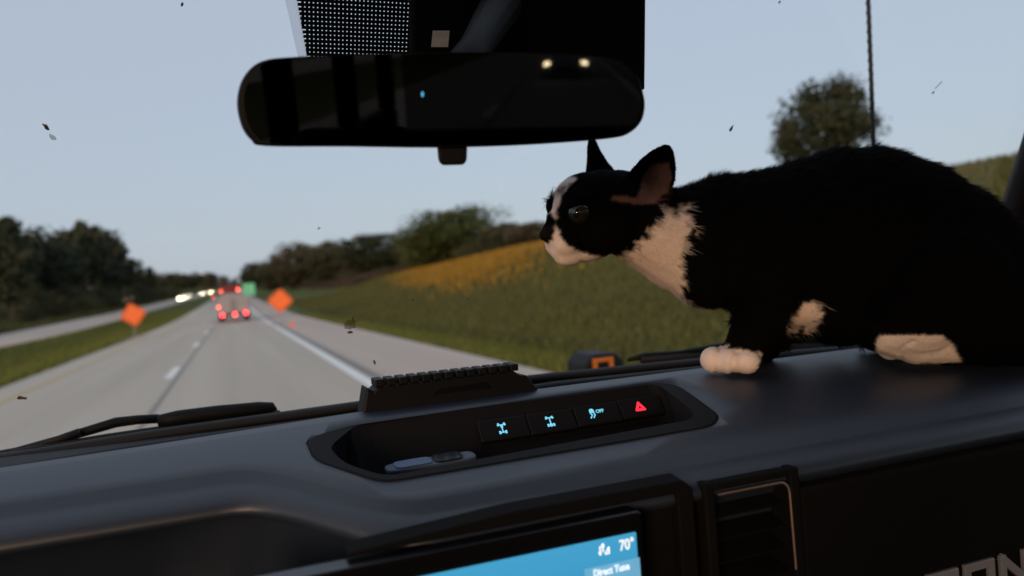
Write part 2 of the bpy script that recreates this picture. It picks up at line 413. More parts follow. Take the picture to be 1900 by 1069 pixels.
for i in range(22):
    px = 455+i*26+RNG.uniform(-8, 8)
    ty = np.interp(px, [455, 545, 700, 800, 900, 1000, 1100], [500, 470, 462, 450, 436, 424, 420])+RNG.uniform(0, 14)
    X = np.interp(px, [455, 600, 700, 1100], [16, 28, 36, 48])+RNG.uniform(0, 6)
    tree_px(RNG.choice(['olive', 'rounddark', 'brown']), px, ty, X, None, name='bank_tree', label='leafy tree in the row behind the right bank', group='back row of trees on the right bank')
for i in range(26):
    Y = 70+i*15+RNG.uniform(-5, 5); X = np.interp(Y, [70, 160, 260, 460], [33, 29, 22, 16])+RNG.uniform(-1.5, 2)
    tree(RNG.choice(['bushd', 'busho', 'bushb']), X, Y, RNG.uniform(1.8, 3.8), RNG.uniform(.9, 1.5), 'bank_bush', 'low dark bush at the foot of the right bank trees', 'bush', 'bushes on the right bank')
# far wood closing the view: reads as one mass
rng = np.random.default_rng(21); VV = []; FF = []; nb = 0
for i in range(260):
    X = rng.uniform(-260, 150); Y = rng.uniform(820, 1250)
    if abs(X-float(road_off(Y))+6) < 22 and Y < 1150: continue
    h = rng.uniform(15, 24); V, F = crown_arrays(rng, h, h*.8, 1.0, 12, 14, 1.3)
    V[:, 0] += X; V[:, 1] += Y; V[:, 2] += float(ground_z(X, Y)); VV.append(V); FF.append(F+nb); nb += len(V)
o = link_mesh('far_wood', np_mesh('far_wood', np.vstack(VV), np.vstack(FF), LEAFM['brown']))
tag(o, 'hazy brown far-off wood closing the end of the highway', 'wood', kind='stuff')

# ------------------------------------------------------------------ grass, goldenrod, brush (uncountable)
def blades(name, n, xr, yr, hgt, wid, m, label, cat, seed, keep=None, bias=1.0):
    rng = np.random.default_rng(seed)
    Y = yr[0]+(yr[1]-yr[0])*rng.random(n)**bias; X = xr[0]+(xr[1]-xr[0])*rng.random(n)
    X = X+road_off(Y)
    if keep is not None:
        k = keep(X, Y, rng); X, Y = X[k], Y[k]
    n = len(X); Z = ground_z(X, Y)-.02; h = hgt*rng.uniform(.5, 1.2, n); a = rng.uniform(0, 6.28, n); sp = wid*rng.uniform(.6, 1.3, n)
    lean = rng.normal(size=(n, 2))*.35
    V = np.empty((n*3, 3)); dx, dy = np.cos(a)*sp, np.sin(a)*sp
    V[0::3] = np.c_[X-dx, Y-dy, Z]; V[1::3] = np.c_[X+dx, Y+dy, Z]; V[2::3] = np.c_[X+lean[:, 0]*h, Y+lean[:, 1]*h, Z+h]
    o = link_mesh(name, np_mesh(name, V, np.arange(n*3).reshape(-1, 3), m)); tag(o, label, cat, kind='stuff'); return o
M_blade = leaf_mat('grass_blades', (.12, .145, .028), (.16, .17, .042))
M_blade2 = leaf_mat('rough_grass', (.078, .088, .030), (.115, .122, .040))
M_gold = leaf_mat('goldenrod_flowers', (.26, .155, .02), (.34, .205, .03))
M_brush = leaf_mat('brown_brush', (.055, .042, .032), (.085, .065, .045))
blades('verge_grass', 60000, (5.1, 15), (6, 70), .16, .03, M_blade, 'mown green grass on the verge right of the shoulder', 'grass', 31, lambda X, Y, r: r.random(len(X)) > smooth01(X-road_off(Y), 7, 14), bias=1.7)
blades('bank_grass', 130000, (8, 34), (8, 130), .3, .05, M_blade2, 'rough olive grass covering the right bank', 'grass', 32, bias=1.4)
blades('median_grass', 40000, (-11.8, -5.3), (15, 120), .16, .04, M_blade, 'green grass on the median between the carriageways', 'grass', 33, bias=1.5)
blades('left_verge_grass', 30000, (-24, -19.2), (40, 220), .45, .1, M_blade2, 'rough grass strip between opposite road and left wood', 'grass', 34)
def gold_keep(X, Y, rng):
    poly = [(16.5, 52), (20.5, 84), (26, 108), (31.5, 114), (31.5, 79)]
    jx, jy = rng.normal(size=len(X))*1.6, rng.normal(size=len(X))*7
    r_ = np.zeros(len(X), bool)
    for i in range(5):
        (x0_, y0_), (x1_, y1_) = poly[i], poly[(i+1) % 5]
        r_ ^= ((y0_ > Y+jy) != (y1_ > Y+jy)) & (X+jx < (x1_-x0_)*(Y+jy-y0_)/(y1_-y0_)+x0_)
    return r_
blades('goldenrod_field', 120000, (11, 35), (30, 165), .6, .08, M_gold, 'yellow goldenrod flowers spread across the right bank left of the cat', 'flowers', 35, gold_keep)
blades('brown_brush', 30000, (19, 33), (130, 270), 1.1, .22, M_brush, 'brown dry brush on the far part of the right bank', 'brush', 36)

# ------------------------------------------------------------------ vehicles (local: nose towards -Y, centre at origin, ground z=0)
M_tyre = mat('tyre', (.02, .02, .02), .8, .2); M_rim = mat('wheel_rim', (.35, .35, .36), .35, .5, .8)
M_vwin = mat('vehicle_window', (.01, .012, .014), .08, .6)
M_lamp = mat('headlamp_lit', (.9, .85, .7), .3, .5, emit=((1.0, .78, .45), 260))
M_lampw = mat('headlamp_white', (.9, .9, .85), .3, .5, emit=((1.0, .88, .66), 170))
M_lampd = mat('headlamp_dim', (.9, .9, .85), .3, .5, emit=((1.0, .9, .75), 70))
M_tail = mat('tail_lamp_lit', (.6, .02, .02), .3, .5, emit=((1.0, .03, .04), 22))
M_tails = mat('tail_lamp_far', (.6, .02, .02), .3, .5, emit=((1.0, .06, .04), 45))
M_marker = mat('marker_lamp', (.6, .05, .02), .3, .5, emit=((1.0, .10, .06), 14))
def loft(mb, secs):
    """secs: (y, half width bottom, half width top, z bottom, z top)"""
    rows = []
    for y, wb, wt, zb, zt in secs:
        zm = zb+(zt-zb)*.55
        rows.append([Vector(p) for p in ((-wb, y, zb), (-wb*1.0, y, zm), (-wt, y, zt), (wt, y, zt), (wb*1.0, y, zm), (wb, y, zb))])
    n = 6; b = len(mb.v); mb.v += [p for r in rows for p in r]
    for i in range(len(rows)-1):
        for k in range(n): mb.f.append([b+i*n+k, b+i*n+(k+1) % n, b+(i+1)*n+(k+1) % n, b+(i+1)*n+k])
    mb.f.append([b+k for k in range(n)]); mb.f.append([b+(len(rows)-1)*n+k for k in range(n)])
def wheel(parent, x, y, r=.32, wd=.22):
    o = MB().tube([(x-wd/2, y, r), (x+wd/2, y, r)], r, 20).build('wheel', M_tyre, parent)
    s = 1 if x > 0 else -1
    MB().tube([(x+s*wd*.4, y, r), (x+s*wd*.53, y, r)], r*.62, 16).build('rim', M_rim, o)
def sedan(name, paint, lamp, tail, label, cat, group=None):
    e = empty(name, (0, 0, 0), label, cat, group)
    b = MB(); loft(b, [(-2.3, .72, .66, .28, .66), (-2.15, .86, .78, .2, .78), (-1.2, .9, .84, .2, .92), (-.9, .9, .85, .2, .95), (1.4, .9, .85, .2, 1.0), (2.1, .87, .78, .24, 1.0), (2.3, .76, .7, .35, .92)])
    b.build('body', paint, e, bevel=.05)
    c = MB(); loft(c, [(-1.0, .83, .83, .93, .96), (-.3, .82, .62, .93, 1.4), (.9, .82, .62, .95, 1.42), (1.75, .8, .74, .98, 1.02)])
    cb = c.build('cabin', paint, e, bevel=.04)
    MB().prism([(-.70, -.93, 1.0), (.70, -.93, 1.0), (.56, -.36, 1.36), (-.56, -.36, 1.36)], (0, -.012, .012)).build('windscreen', M_vwin, e)
    MB().prism([(-.70, 1.68, 1.06), (.70, 1.68, 1.06), (.56, .99, 1.38), (-.56, .99, 1.38)], (0, .012, .012)).build('rear_window', M_vwin, e)
    for s in (-1, 1):
        MB().prism([(s*.80, -.72, 1.0), (s*.80, 1.35, 1.03), (s*.66, .85, 1.36), (s*.66, -.25, 1.35)], (s*.03, 0, .0)).build('side_window', M_vwin, e)
        MB().ell((s*.62, -2.24, .62), (.15, 0, 0), (0, .06, 0), (0, 0, .085)).build('headlamp', lamp, e, True)
        MB().ell((s*.62, 2.26, .80), (.14, 0, 0), (0, .05, 0), (0, 0, .07)).build('tail_lamp', tail, e, True)
        for y in (-1.4, 1.4): wheel(e, s*.78, y)
    MB().box(-.45, .45, -2.33, -2.28, .36, .5).build('grille', M_rub, e, bevel=.01)
    return e
P_grey = mat('car_paint_grey', (.12, .125, .13), .3, .5, coat=.6); P_silver = mat('car_paint_silver', (.4, .41, .42), .3, .5, .3, coat=.6)
P_white = mat('truck_white', (.33, .33, .335), .5, .4, noise=(2, (.28, .28, .285), .3)); P_blue = mat('car_paint_blue', (.03, .05, .1), .3, .5, coat=.6)
P_red = mat('truck_dark_red', (.16, .02, .02), .4, .5, coat=.4); P_dark = mat('chassis_dark', (.015, .015, .016), .7, .3)
def put(e, X, Y, rot=0):
    e.location = (X+float(road_off(Y)), Y, float(road_z(Y))+.005)
    sl_ = math.atan2(float(road_z(Y+2)-road_z(Y-2)), 4)
    e.rotation_euler = (sl_ if rot == 0 else -sl_, 0, rot)
ONC = 'oncoming cars with lit headlamps'
c = sedan('oncoming_car', P_grey, M_lamp, M_tail, 'oncoming car with the largest glaring headlamps, nearest in the opposite lanes', 'car', ONC); put(c, -14.2, 245)
for X, Y, lm, lb in ((-16.6, 330, M_lampd, 'dim oncoming car just behind the nearest glaring one'), (-14.4, 395, M_lampw, 'oncoming car with white lamps, second group left of the truck'),
                     (-14.0, 500, M_lamp, 'oncoming car with yellowish lamps left of the truck ahead'), (-14.2, 700, M_lampw, 'far oncoming car whose lamps show above the truck left side'),
                     (-14.0, 860, M_lamp, 'farthest oncoming car, lamps shining above the truck roof'), (-16.8, 290, M_lampd, 'faint pale oncoming car left of the nearest glaring one')):
    c = sedan('oncoming_car', RNG.choice([P_silver, P_blue, P_grey]), lm, M_tail, lb, 'car', ONC); put(c, X, Y)
# cars going our way far ahead, tail lamps towards us (nose +Y)
for X, Y, lb in ((-3.2, 175, 'red-lamped car ahead in the left lane beyond the pale truck'), (.7, 210, 'far red-lamped car ahead beside the green sign')):
    c = sedan('car_ahead', P_silver, M_lampw, M_tails, lb, 'car', 'cars driving ahead'); put(c, X, Y, math.pi)
# box truck ahead: rear face towards us at local y=0
def box_truck(name, label, wdt, ht, paint, cab, lamps, floor=.62):
    e = empty(name, (0, 0, 0), label, 'truck', 'trucks driving ahead')
    h = wdt/2
    bx = MB().box(-h, h, 0.04, 5.6, floor, ht).build('cargo_box', paint, e, bevel=.04)
    for s in (-1, 1):
        d = MB().box(s*.02 if s > 0 else -h+.08, h-.08 if s > 0 else -.02, 0.0, .045, floor+.1, ht-.12).build('rear_door', paint, e, bevel=.012)
        MB().tube([(s*.14, -.02, floor+.15), (s*.14, -.02, ht-.2)], .018, 6).build('lock_rod', P_dark, d)
    MB().box(-h, h, -.08, .05, .42, .60).build('bumper', P_dark, e, bevel=.02)
    MB().box(-.45, .45, .2, 7.6, .45, .62).build('frame_rail', P_dark, e)
    cabo = MB(); loft(cabo, [(5.75, .98, .9, .5, 2.15), (6.9, .98, .86, .5, 2.15), (7.4, .96, .9, .5, 1.35), (8.0, .92, .85, .5, 1.2)])
    cabo.build('cab', cab, e, bevel=.05)
    for s in (-1, 1):
        wheel(e, s*(h-.2), 1.3, .42, .3); wheel(e, s*(h-.25), 6.9, .42, .25)
        MB().box(s*(h-.25)-.22, s*(h-.25)+.22, .55, .58, .12, .5).build('mud_flap', M_rub, e)
    for x, z, r, m in lamps:
        MB().tube([(x, -.09 if z < .65 else -.005, z), (x, -.13 if z < .65 else -.05, z)], r, 14).build('tail_lamp', m, e)
    return e
t = box_truck('box_truck', 'pale grey box truck with red tail lamps, nearest vehicle ahead in our lane', 2.25, 1.85, P_white, P_white,
    [(-.82, .52, .095, M_tail), (.82, .58, .095, M_tail), (.05, .52, .095, M_tail), (-1.05, 1.15, .06, M_marker)])
put(t, 0.02, 60); t.location.z = 0.05
t = box_truck('box_truck', 'taller dark red truck with high marker lamps ahead of the pale truck', 2.5, 3.1, P_red, P_red,
    [(-1.12, .52, .10, M_tails), (1.12, .52, .10, M_tails), (-1.1, 2.35, .10, M_marker), (1.1, 2.45, .13, M_marker), (-.55, 1.8, .10, M_tails)])
put(t, -.35, 112)
# car following behind us: its lamps show in the mirror and light the cabin
follow = sedan('following_car', P_silver, M_lamp, M_tail, 'following car seen only as two glaring headlamps in the mirror', 'car')

# ------------------------------------------------------------------ road signs
M_sign = mat('fluorescent_orange', (1.0, .19, .045), .55, .4, noise=(6, (1.0, .20, .04), .3)); M_post = mat('galvanised_post', (.3, .3, .3), .5, .5, .6)
M_green = mat('green_sign', (.30, .92, .50), .5, .4, noise=(3, (.26, .88, .46), .3)); M_signback = mat('sign_border', (.02, .02, .02), .6, .3)
def diamond(X, Y, zc, half, roll, label, flag=False):
    z0 = float(ground_z(X, Y)); e = empty('road_work_sign', (X, Y, z0), label, 'road sign', 'orange diamond road work signs')
    c = Vector((X, Y, zc)); R = Matrix.Rotation(roll, 3, 'Y')
    def sq(h, y0, th):
        k = h*.12; pts = []
        for q in range(4):
            a = math.pi/2*q
            for s in (-1, 1):
                d = Vector((math.cos(a), 0, math.sin(a)))*(h-k)+Vector((-math.sin(a), 0, math.cos(a)))*k*s
                pts.append(c+R @ d+Vector((0, y0, 0)))
        return MB().prism(pts, (0, th, 0))
    p = sq(half, 0, .012).build('sign_panel', M_sign, e)
    ring = MB()
    for q in range(4):
        a0, a1 = math.pi/2*q, math.pi/2*(q+1)
        A = Vector((math.cos(a0), 0, math.sin(a0)))*half*.86; B = Vector((math.cos(a1), 0, math.sin(a1)))*half*.86
        ex = (B-A)/2; n = Vector((-ex.z, 0, ex.x)).normalized()*half*.022
        ring.obox(c+R @ ((A+B)/2)+Vector((0, -.003, 0)), R @ (ex*.93), R @ n, (0, .002, 0))
    ring.build('border_line', M_signback, p)
    MB().tube([(X, Y+.03, zc+half*.2), (X, Y+.03, z0+.12)], .022, 8).build('mast', M_post, e)
    for dx, dy in ((-.7, -.25), (.7, -.25), (-.7, .35), (.7, .35)):
        MB().tube([(X, Y+.03, z0+.28), (X+dx, Y+.03+dy, z0+.02)], .018, 6).build('stand_leg', M_post, e)
    if flag:
        for s in (-1, 1):
            t = c+R @ Vector((0, 0, half)); MB().tube([t, t+R @ Vector((s*.12, 0, .3))], .008, 5).build('flag_staff', M_post, e)
            MB().prism([t+R @ Vector((s*.05, .02, .12)), t+R @ Vector((s*.12, .02, .3)), t+R @ Vector((s*.30, .03, .22)), t+R @ Vector((s*.22, .03, .05))], (0, .004, 0)).build('flag', M_palebark, e)
    return e
Ys = 44.0; d = ray(247, 584); P = CAM+d*(Ys/d.y)
diamond(P.x, P.y, P.z, 22.5/FPX*Ys/d.y*1.06, math.radians(-11), 'tilted orange diamond sign standing on the grassy median at left', True)
Ys = 46.0; d = ray(520, 558); P = CAM+d*(Ys/d.y)
diamond(P.x, P.y, P.z, 23/FPX*Ys/d.y*1.06, math.radians(4), 'upright orange diamond sign at the edge of the right shoulder')
Ys = 150.0; d = ray(462, 537); P = CAM+d*(Ys/d.y); z0 = float(ground_z(P.x, P.y))
e = empty('guide_sign', (P.x, P.y, z0), 'green guide sign beside the road above the truck', 'road sign')
MB().box(P.x-1.05, P.x+1.05, P.y-.02, P.y+.02, P.z-1.1, P.z+1.1).build('sign_panel', M_green, e, bevel=.15)
for s in (-.8, .8): MB().tube([(P.x+s, P.y+.08, P.z+1), (P.x+s, P.y+.08, z0-.2)], .06, 8).build('post', M_post, e)
# small orange marker on the shoulder edge, below the right sign
d = ray(542, 590); P = CAM+d*(42/d.y); z0 = float(ground_z(P.x, P.y))
e = empty('traffic_cone', (P.x, P.y, z0+.07), 'small orange cone at the shoulder edge beneath the right sign', 'cone')
MB().tube([(P.x, P.y, z0+.09), (P.x, P.y, z0+.36)], [.11, .03], 14).build('cone_body', M_sign, e, True)
MB().box(P.x-.14, P.x+.14, P.y-.14, P.y+.14, z0+.06, z0+.1).build('base_plate', M_sign, e)

# ------------------------------------------------------------------ our vehicle: dashboard
DP0, DN = Vector((0, .684, 1.5127)), Vector((0, -.126, 1))
def on_dash(px, py): return onplane(px, py, DP0, DN)
def dash_z(Y): return 1.5127+.126*(Y-.684)
XC = .18
def Yfront(X):
    y = .432+.003*smooth01(X, .1, .3)
    y = y + (.538-.432)*(1-smooth01(X, -.012, .105))
    return float(y)
dash = empty('dashboard', (XC, .6, 1.2), 'dark soft dashboard under the windshield carrying the cat', 'dashboard')
rows = []
for X in np.unique(np.r_[np.linspace(-.50, -.02, 10), np.linspace(-.02, .12, 15), np.linspace(.12, .95, 18)]):
    X = float(X); yf = Yfront(X); rr = .034; under = float(.075*(1-smooth01(X, -.016, -.002)))
    yk = float(np.interp(X, [-.17, -.06, .095], [.658, .667, .684])); pr = [(.76, 1.2), (.76, 1.485), (yk+.006, 1.486), (yk+.004, dash_z(yk)-.004), (yk, dash_z(yk))]
    for q in np.linspace(yk-.02, yf+rr, 6): pr.append((q, dash_z(q)+.0025*math.sin((q-yf)/(.684-yf)*math.pi)))
    zc = dash_z(yf+rr)
    for a in np.linspace(0, 1, 9)[1:]:
        an = a*math.pi*.5; pr.append((yf+rr-rr*math.sin(an), zc-.0042-(rr*.45)*(1-math.cos(an))))
    zl = pr[-1][1]
    pr += [(yf+.005, zl-.004), (yf+.014+under, zl-.008-.01*(under > .01)), (yf+.03+under, 1.40), (yf+.05+under, 1.2)]
    rows.append([Vector((X, y, z)) for y, z in pr])
mb = MB(); mb.grid([r+[r[0]] for r in rows]); n1 = len(rows[0])+1
mb.f.append(list(range(n1-1))); mb.f.append([(len(rows)-1)*n1+i for i in range(n1-1)])
me = mb.mesh('dash_body', M_dash, Vector((XC, .6, 1.2)), True)
bm = bmesh.new(); bm.from_mesh(me); bmesh.ops.remove_doubles(bm, verts=bm.verts, dist=1e-6); bmesh.ops.recalc_face_normals(bm, faces=bm.faces); bm.to_mesh(me); bm.free()
body = link_mesh('dash_body', me, dash)
# storage tray let into the top
T_out = [(565, 820), (643, 797), (1205, 714), (1258, 718), (1337, 777), (1325, 796), (722, 901), (690, 897), (582, 861)]
T_in = [(610, 836), (660, 794), (1206, 717.5), (1228, 722), (1290, 772), (1282, 784), (730, 888), (700, 886), (640, 866)]
def round_corners(P, dist):
    out = []
    for i in range(len(P)):
        for nb in (P[i-1], P[(i+1) % len(P)]):
            d = nb-P[i]; out.append(P[i]+d.normalized()*min(dist, d.length*.3))
        q = (out[-2]+out[-1])/2; out.insert(len(out)-1, q.lerp(P[i], .45))
    return out
PO = round_corners([on_dash(*p) for p in T_out], .011); PI = round_corners([on_dash(*p) for p in T_in], .011)
up = DN.normalized()
cut = MB().prism([p-up*.06 for p in PO], up*.12).build('tray_cutter', None)
md = body.modifiers.new('cut', 'BOOLEAN'); md.operation = 'DIFFERENCE'; md.solver = 'EXACT'; md.object = cut
bpy.context.view_layer.update(); dg = bpy.context.evaluated_depsgraph_get()
me2 = bpy.data.meshes.new_from_object(body.evaluated_get(dg)); body.modifiers.clear(); body.data = me2
bpy.data.objects.remove(cut)
tray = empty('storage_tray', sum(PO, Vector())/len(PO), 'shallow black switch tray let into the dashboard top', 'tray')
n = len(PO); rim = MB()
yb = PI[4].y; zb = PI[4].z                                    # back wall leans towards the driver
def shrink(P, k): c = sum(P, Vector())/len(P); return [c+(p-c)*k for p in P]
PB = [p-up*.036 for p in shrink(PI, .97)]
for i in range(3, 12): PB[i] = PB[i]+Vector((0, -.040, -.010))
PBm = [p for p in PB]
top_out = [p+up*.0015 for p in shrink(PO, .998)]; low_out = [p-up*.05 for p in shrink(PO, .998)]; top_mid = [p+up*.003 for p in shrink(PO, .985)]
lip = [p+up*.0025 for p in PI]
loops = [low_out, top_out, top_mid, lip, PB]
v = [p for L in loops for p in L]; f = []
for k in range(len(loops)-1): f += [(k*n+i, k*n+(i+1) % n, (k+1)*n+(i+1) % n, (k+1)*n+i) for i in range(n)]
f.append([(len(loops)-1)*n+i for i in range(n)])
rim.add(v, f).build('tray_shell', M_tray, tray)
# back wall frame for switches
A = lip[5]; B = PB[5]; wallv = (B-A); wallv = Vector((0, wallv.y, wallv.z)); wn = Vector((0, wallv.z, -wallv.y)).normalized()
if wn.y > 0: wn = -wn
def on_wall(px, py, off=0.0): return onplane(px, py, A+wn*off, wn)
wx = Vector((1, 0, 0)); wu = -wallv.normalized()
M_ice = mat('symbol_blue', (.1, .3, .4), .5, .3, emit=((.17, .62, .86), .95)); M_haz = mat('symbol_red', (.5, .02, .03), .5, .3, emit=((1.0, .03, .07), 1.0))
def text_mesh(name, s, size, pos, ex, ey, m, parent, align='CENTER', thick=.0002, wscale=1.0):
    c = bpy.data.curves.new(name, 'FONT'); c.body = s; c.size = size; c.align_x = align; c.align_y = 'CENTER'; c.extrude = thick; c.offset = size*.018
    t = bpy.data.objects.new(name, c); sc.collection.objects.link(t)
    bpy.context.view_layer.update(); me = bpy.data.meshes.new_from_object(t.evaluated_get(bpy.context.evaluated_depsgraph_get()))
    bpy.data.objects.remove(t)
    ex, ey = Vector(ex).normalized()*wscale, Vector(ey).normalized(); ez = Vector(ex).normalized().cross(ey); off = ORG.get(parent.name, Vector())
    for vv in me.vertices: q = vv.co.copy(); vv.co = Vector(pos)-off+ex*q.x+ey*q.y+ez*q.z
    me.materials.clear(); me.materials.append(m); return link_mesh(name, me, parent)
def sym(mb, c, pts):                                         # little bars: (x0,y0,x1,y1,half width) in mm on the wall
    for x0, y0, x1, y1, h in pts:
        p = c+wx*(x0*.00086)+wu*(y0*.00086); q = c+wx*(x1*.00086)+wu*(y1*.00086); d = (q-p)/2; nn = wn.cross(d).normalized()*h*.001
        mb.obox((p+q)/2, d, nn, wn*.0003)
    return mb
SW = [(932, 795), (1021, 782), (1106, 768), (1187, 755)]
for i, (px, py) in enumerate(SW):
    c0 = on_wall(px, py, .0)
    key = MB().obox(c0+wn*.0015-wu*.002, wx*.0225, wu*.0105, wn*.0025).build('switch', M_black, tray, bevel=.0015)
    c = on_wall(px, py, .0045)
    if i == 0:
        sym(MB(), c, [(0, -4.2, 0, 3.2, .45), (-3, -4.2, 3, -4.2, .45), (-3.2, -5.8, -3.2, -2.6, .8), (3.2, -5.8, 3.2, -2.6, .8), (-3, 4, 3, 4, .45), (-3.9, 3.2, -2.9, 6.0, .8), (3.9, 3.2, 2.9, 6.0, .8), (-1.2, 2.6, 1.2, 2.6, 1.5)]).build('axle_symbol', M_ice, key)
    elif i == 1:
        sym(MB(), c, [(0, -3, 0, 4.2, .45), (-3, -4, 3, -4, .45), (-3.2, -5.6, -3.2, -2.6, .8), (3.2, -5.6, 3.2, -2.6, .8), (-3, 4.2, 3, 4.2, .45), (-3.9, 3.0, -2.9, 5.8, .8), (3.9, 3.0, 2.9, 5.8, .8), (-1.2, -4, 1.2, -4, 1.5)]).build('axle_symbol', M_ice, key)
    elif i == 2:
        s_ = sym(MB(), c, [(-6.6, 3.6, -1.4, 3.6, 1.6), (-5.6, 5.6, -2.4, 5.6, .7), (-6.4, 1.6, -5.2, 1.6, .7), (-2.8, 1.6, -1.6, 1.6, .7)])
        for sx in (-5.6, -2.2): sym(s_, c, [(sx, .4, sx+.9, -1.0, .55), (sx+.9, -1.0, sx-.6, -2.6, .55), (sx-.6, -2.6, sx-1.6, -4.2, .55)])
        k = s_.build('traction_symbol', M_ice, key)
        text_mesh('off_lettering', 'OFF', .0046, c+wx*.0045+wu*.0022, wx, wu, M_ice, key)
    else:
        s_ = MB()
        for R_, h in ((6.6, .75), (3.4, .45)):
            P3 = [(R_*math.cos(a), R_*math.sin(a)-.6) for a in (math.pi/2, math.pi/2+2.0944, math.pi/2+4.1888)]
            sym(s_, c, [(*P3[j], *P3[(j+1) % 3], h) for j in range(3)])
        s_.build('hazard_symbol', M_haz, key)
M_pod = mat('pale_blue_plastic', (.075, .105, .155), .4, .4, noise=(60, (.10, .13, .18), .3)); M_podd = mat('dark_window_plastic', (.015, .016, .018), .15, .5)
# lighter-like gadget lying in the tray
gd = .004
def in_tray(px, py, h=.0): return onplane(px, py, DP0-up*(.022-h), DN)
g0, g1 = in_tray(715, 879), in_tray(882, 850)
gx = (g1-g0).normalized(); gy = up.cross(gx).normalized(); L = (g1-g0).length
gad = empty('pocket_gadget', (g0+g1)/2, 'pale blue pocket gadget with dark oval window lying in the tray', 'gadget')
def pill(c, hl, hw, th, k=.9):
    pts = []
    for a in np.linspace(0, 2*math.pi, 24, endpoint=False):
        ca, sa = math.cos(a), math.sin(a); pts.append(c+gx*(hl*math.copysign(abs(ca)**.35, ca))+gy*(hw*math.copysign(abs(sa)**.5, sa)))
    return MB().prism(pts, up*th)
gb = pill((g0+g1)/2, L/2, .0095, .0045).build('case', M_pod, gad, bevel=.002)
pill(g0.lerp(g1, .68)+up*.0045, L*.16, .0085, .0012).build('window', M_podd, gad)
pill(g0.lerp(g1, .30)+up*.0045, L*.20, .0075, .001).build('label_plate', mat('blue_label', (.10, .17, .30), .4, .5), gad)

# touchscreen
YS = .418; scr_r = atY(1180, 988, YS); zt = scr_r.z; xr = scr_r.x
def on_scr(px, py, off=.0): return atY(px, py, YS-off)
ts = MB().box(xr-.275, xr+.006, YS+.0015, YS+.02, zt-.19, zt+.012).build('touchscreen', M_gloss, dash, bevel=.002)
def screen_mat():
    m = bpy.data.materials.new('screen_picture'); m.use_nodes = True; n = m.node_tree; n.nodes.clear(); out = n.nodes.new('ShaderNodeOutputMaterial')
    em = n.nodes.new('ShaderNodeEmission'); g = n.nodes.new('ShaderNodeTexCoord'); sp = n.nodes.new('ShaderNodeSeparateXYZ')
    n.links.new(g.outputs['Generated'], sp.inputs[0]); r = n.nodes.new('ShaderNodeValToRGB'); e = r.color_ramp.elements
    e[0].position = .0; e[0].color = (.02, .12, .30, 1); e[1].position = 1.0; e[1].color = (.06, .36, .60, 1)
    k = e.new(.82); k.color = (.05, .31, .56, 1); k = e.new(.75); k.color = (.035, .23, .45, 1)
    n.links.new(sp.outputs[2], r.inputs[0]); n.links.new(r.outputs[0], em.inputs[0]); em.inputs[1].default_value = 1.0
    n.links.new(em.outputs[0], out.inputs[0]); return m
MB().box(xr-.27, xr, YS, YS+.0012, zt-.165, zt).build('screen_picture', screen_mat(), ts)
M_wtxt = mat('screen_white', (.5, .5, .5), .5, .3, emit=((.82, .9, .95), .95)); M_btn = mat('screen_button', (.1, .3, .4), .5, .3, emit=((.10, .30, .50), 1.0))
text_mesh('temperature_text', '70°', .0092, on_scr(1163, 1011, .0006), (1, 0, 0), (0, 0, 1), M_wtxt, ts, wscale=.82)
b0 = on_scr(1084, 1052, .0003); b1 = on_scr(1186, 1031, .0003)
MB().box(b0.x, b1.x, YS-.0006, YS-.0002, b1.z-.022, b1.z-.001).build('tune_button', M_btn, ts)
text_mesh('tune_text', 'Direct Tune', .0062, on_scr(1135, 1058, .0012), (1, 0, 0), (0, 0, 1), M_wtxt, ts, wscale=.80)
ic = on_scr(1119, 1021, .0006); im = MB()
for x0, z0, x1, z1, h in ((-.003, -.004, -.003, .004, .0005), (.0, -.002, .0, .006, .0005), (.002, -.004, .006, -.004, .0004), (.006, -.004, .006, .002, .0005), (.002, -.004, .006, .002, .0004), (-.0045, -.001, -.003, -.004, .0004), (-.0015, .003, .0, .006, .0004), (.0015, .003, .0, .006, .0004)):
    p, q = ic+Vector((x0, 0, z0))*.66, ic+Vector((x1, 0, z1))*.66; dd = (q-p)/2; im.obox((p+q)/2, dd, Vector((-dd.z, 0, dd.x)).normalized()*h, (0, .0002, 0))
im.build('network_symbol', M_wtxt, ts)
MB().box(xr+.0105, xr+.0110, YS-.0004, YS-.0001, zt-.02, zt-.005).build('divider', M_btn, ts) if False else None
# screen hood and centre stack face
hood = MB()
hp = [(.05, .452, zt+.018), (.15, .452, zt+.024), (xr+.045, .452, zt+.024), (xr+.052, .452, zt+.018), (xr+.052, .452, zt-.2), (xr+.040, .452, zt-.2), (xr+.040, .452, zt+.016), (.05, .452, zt+.016)]
hood.prism([Vector((x, y-.004, z)) for x, y, z in hp], (0, -.016, -.002)).build('screen_surround', M_face, dash, bevel=.003)
MB().box(-.06, xr+.0395, .440, .448, zt-.2, zt+.009).build('stack_panel', M_face, dash)
# air vent beside the screen
vx0, vx1 = atY(1330, 915, .432).x, atY(1452, 898, .432).x+.004; vz1 = atY(1400, 903, .432).z; vz0 = vz1-.125
vent = MB()
vent.box(vx0-.010, vx0-.002, .431, .47, vz0, vz1+.008).box(vx1+.002, vx1+.010, .431, .47, vz0, vz1+.008).box(vx0-.002, vx1+.002, .4315, .47, vz1+.002, vz1+.0075).box(vx0-.002, vx1+.002, .462, .47, vz0, vz1+.002)
vo = vent.build('air_vent', M_face, dash, bevel=.0015)
k = .008; arc = [(vx0, vz1)]+[(vx1-k+k*math.sin(a), vz1-k+k*math.cos(a)) for a in np.linspace(0, math.pi/2, 6)]+[(vx1+.001, vz1-.062)]
MB().tube([(x, .4302, z) for x, z in arc], .0008, 6).build('bronze_trim', M_bronze, vo)
MB().tube([(vx1+.001, .4302, vz1-.076), (vx1+.0015, .4302, vz1-.096), (vx1+.006, .4302, vz1-.098)], .0008, 6).build('bronze_trim', M_bronze, vo)
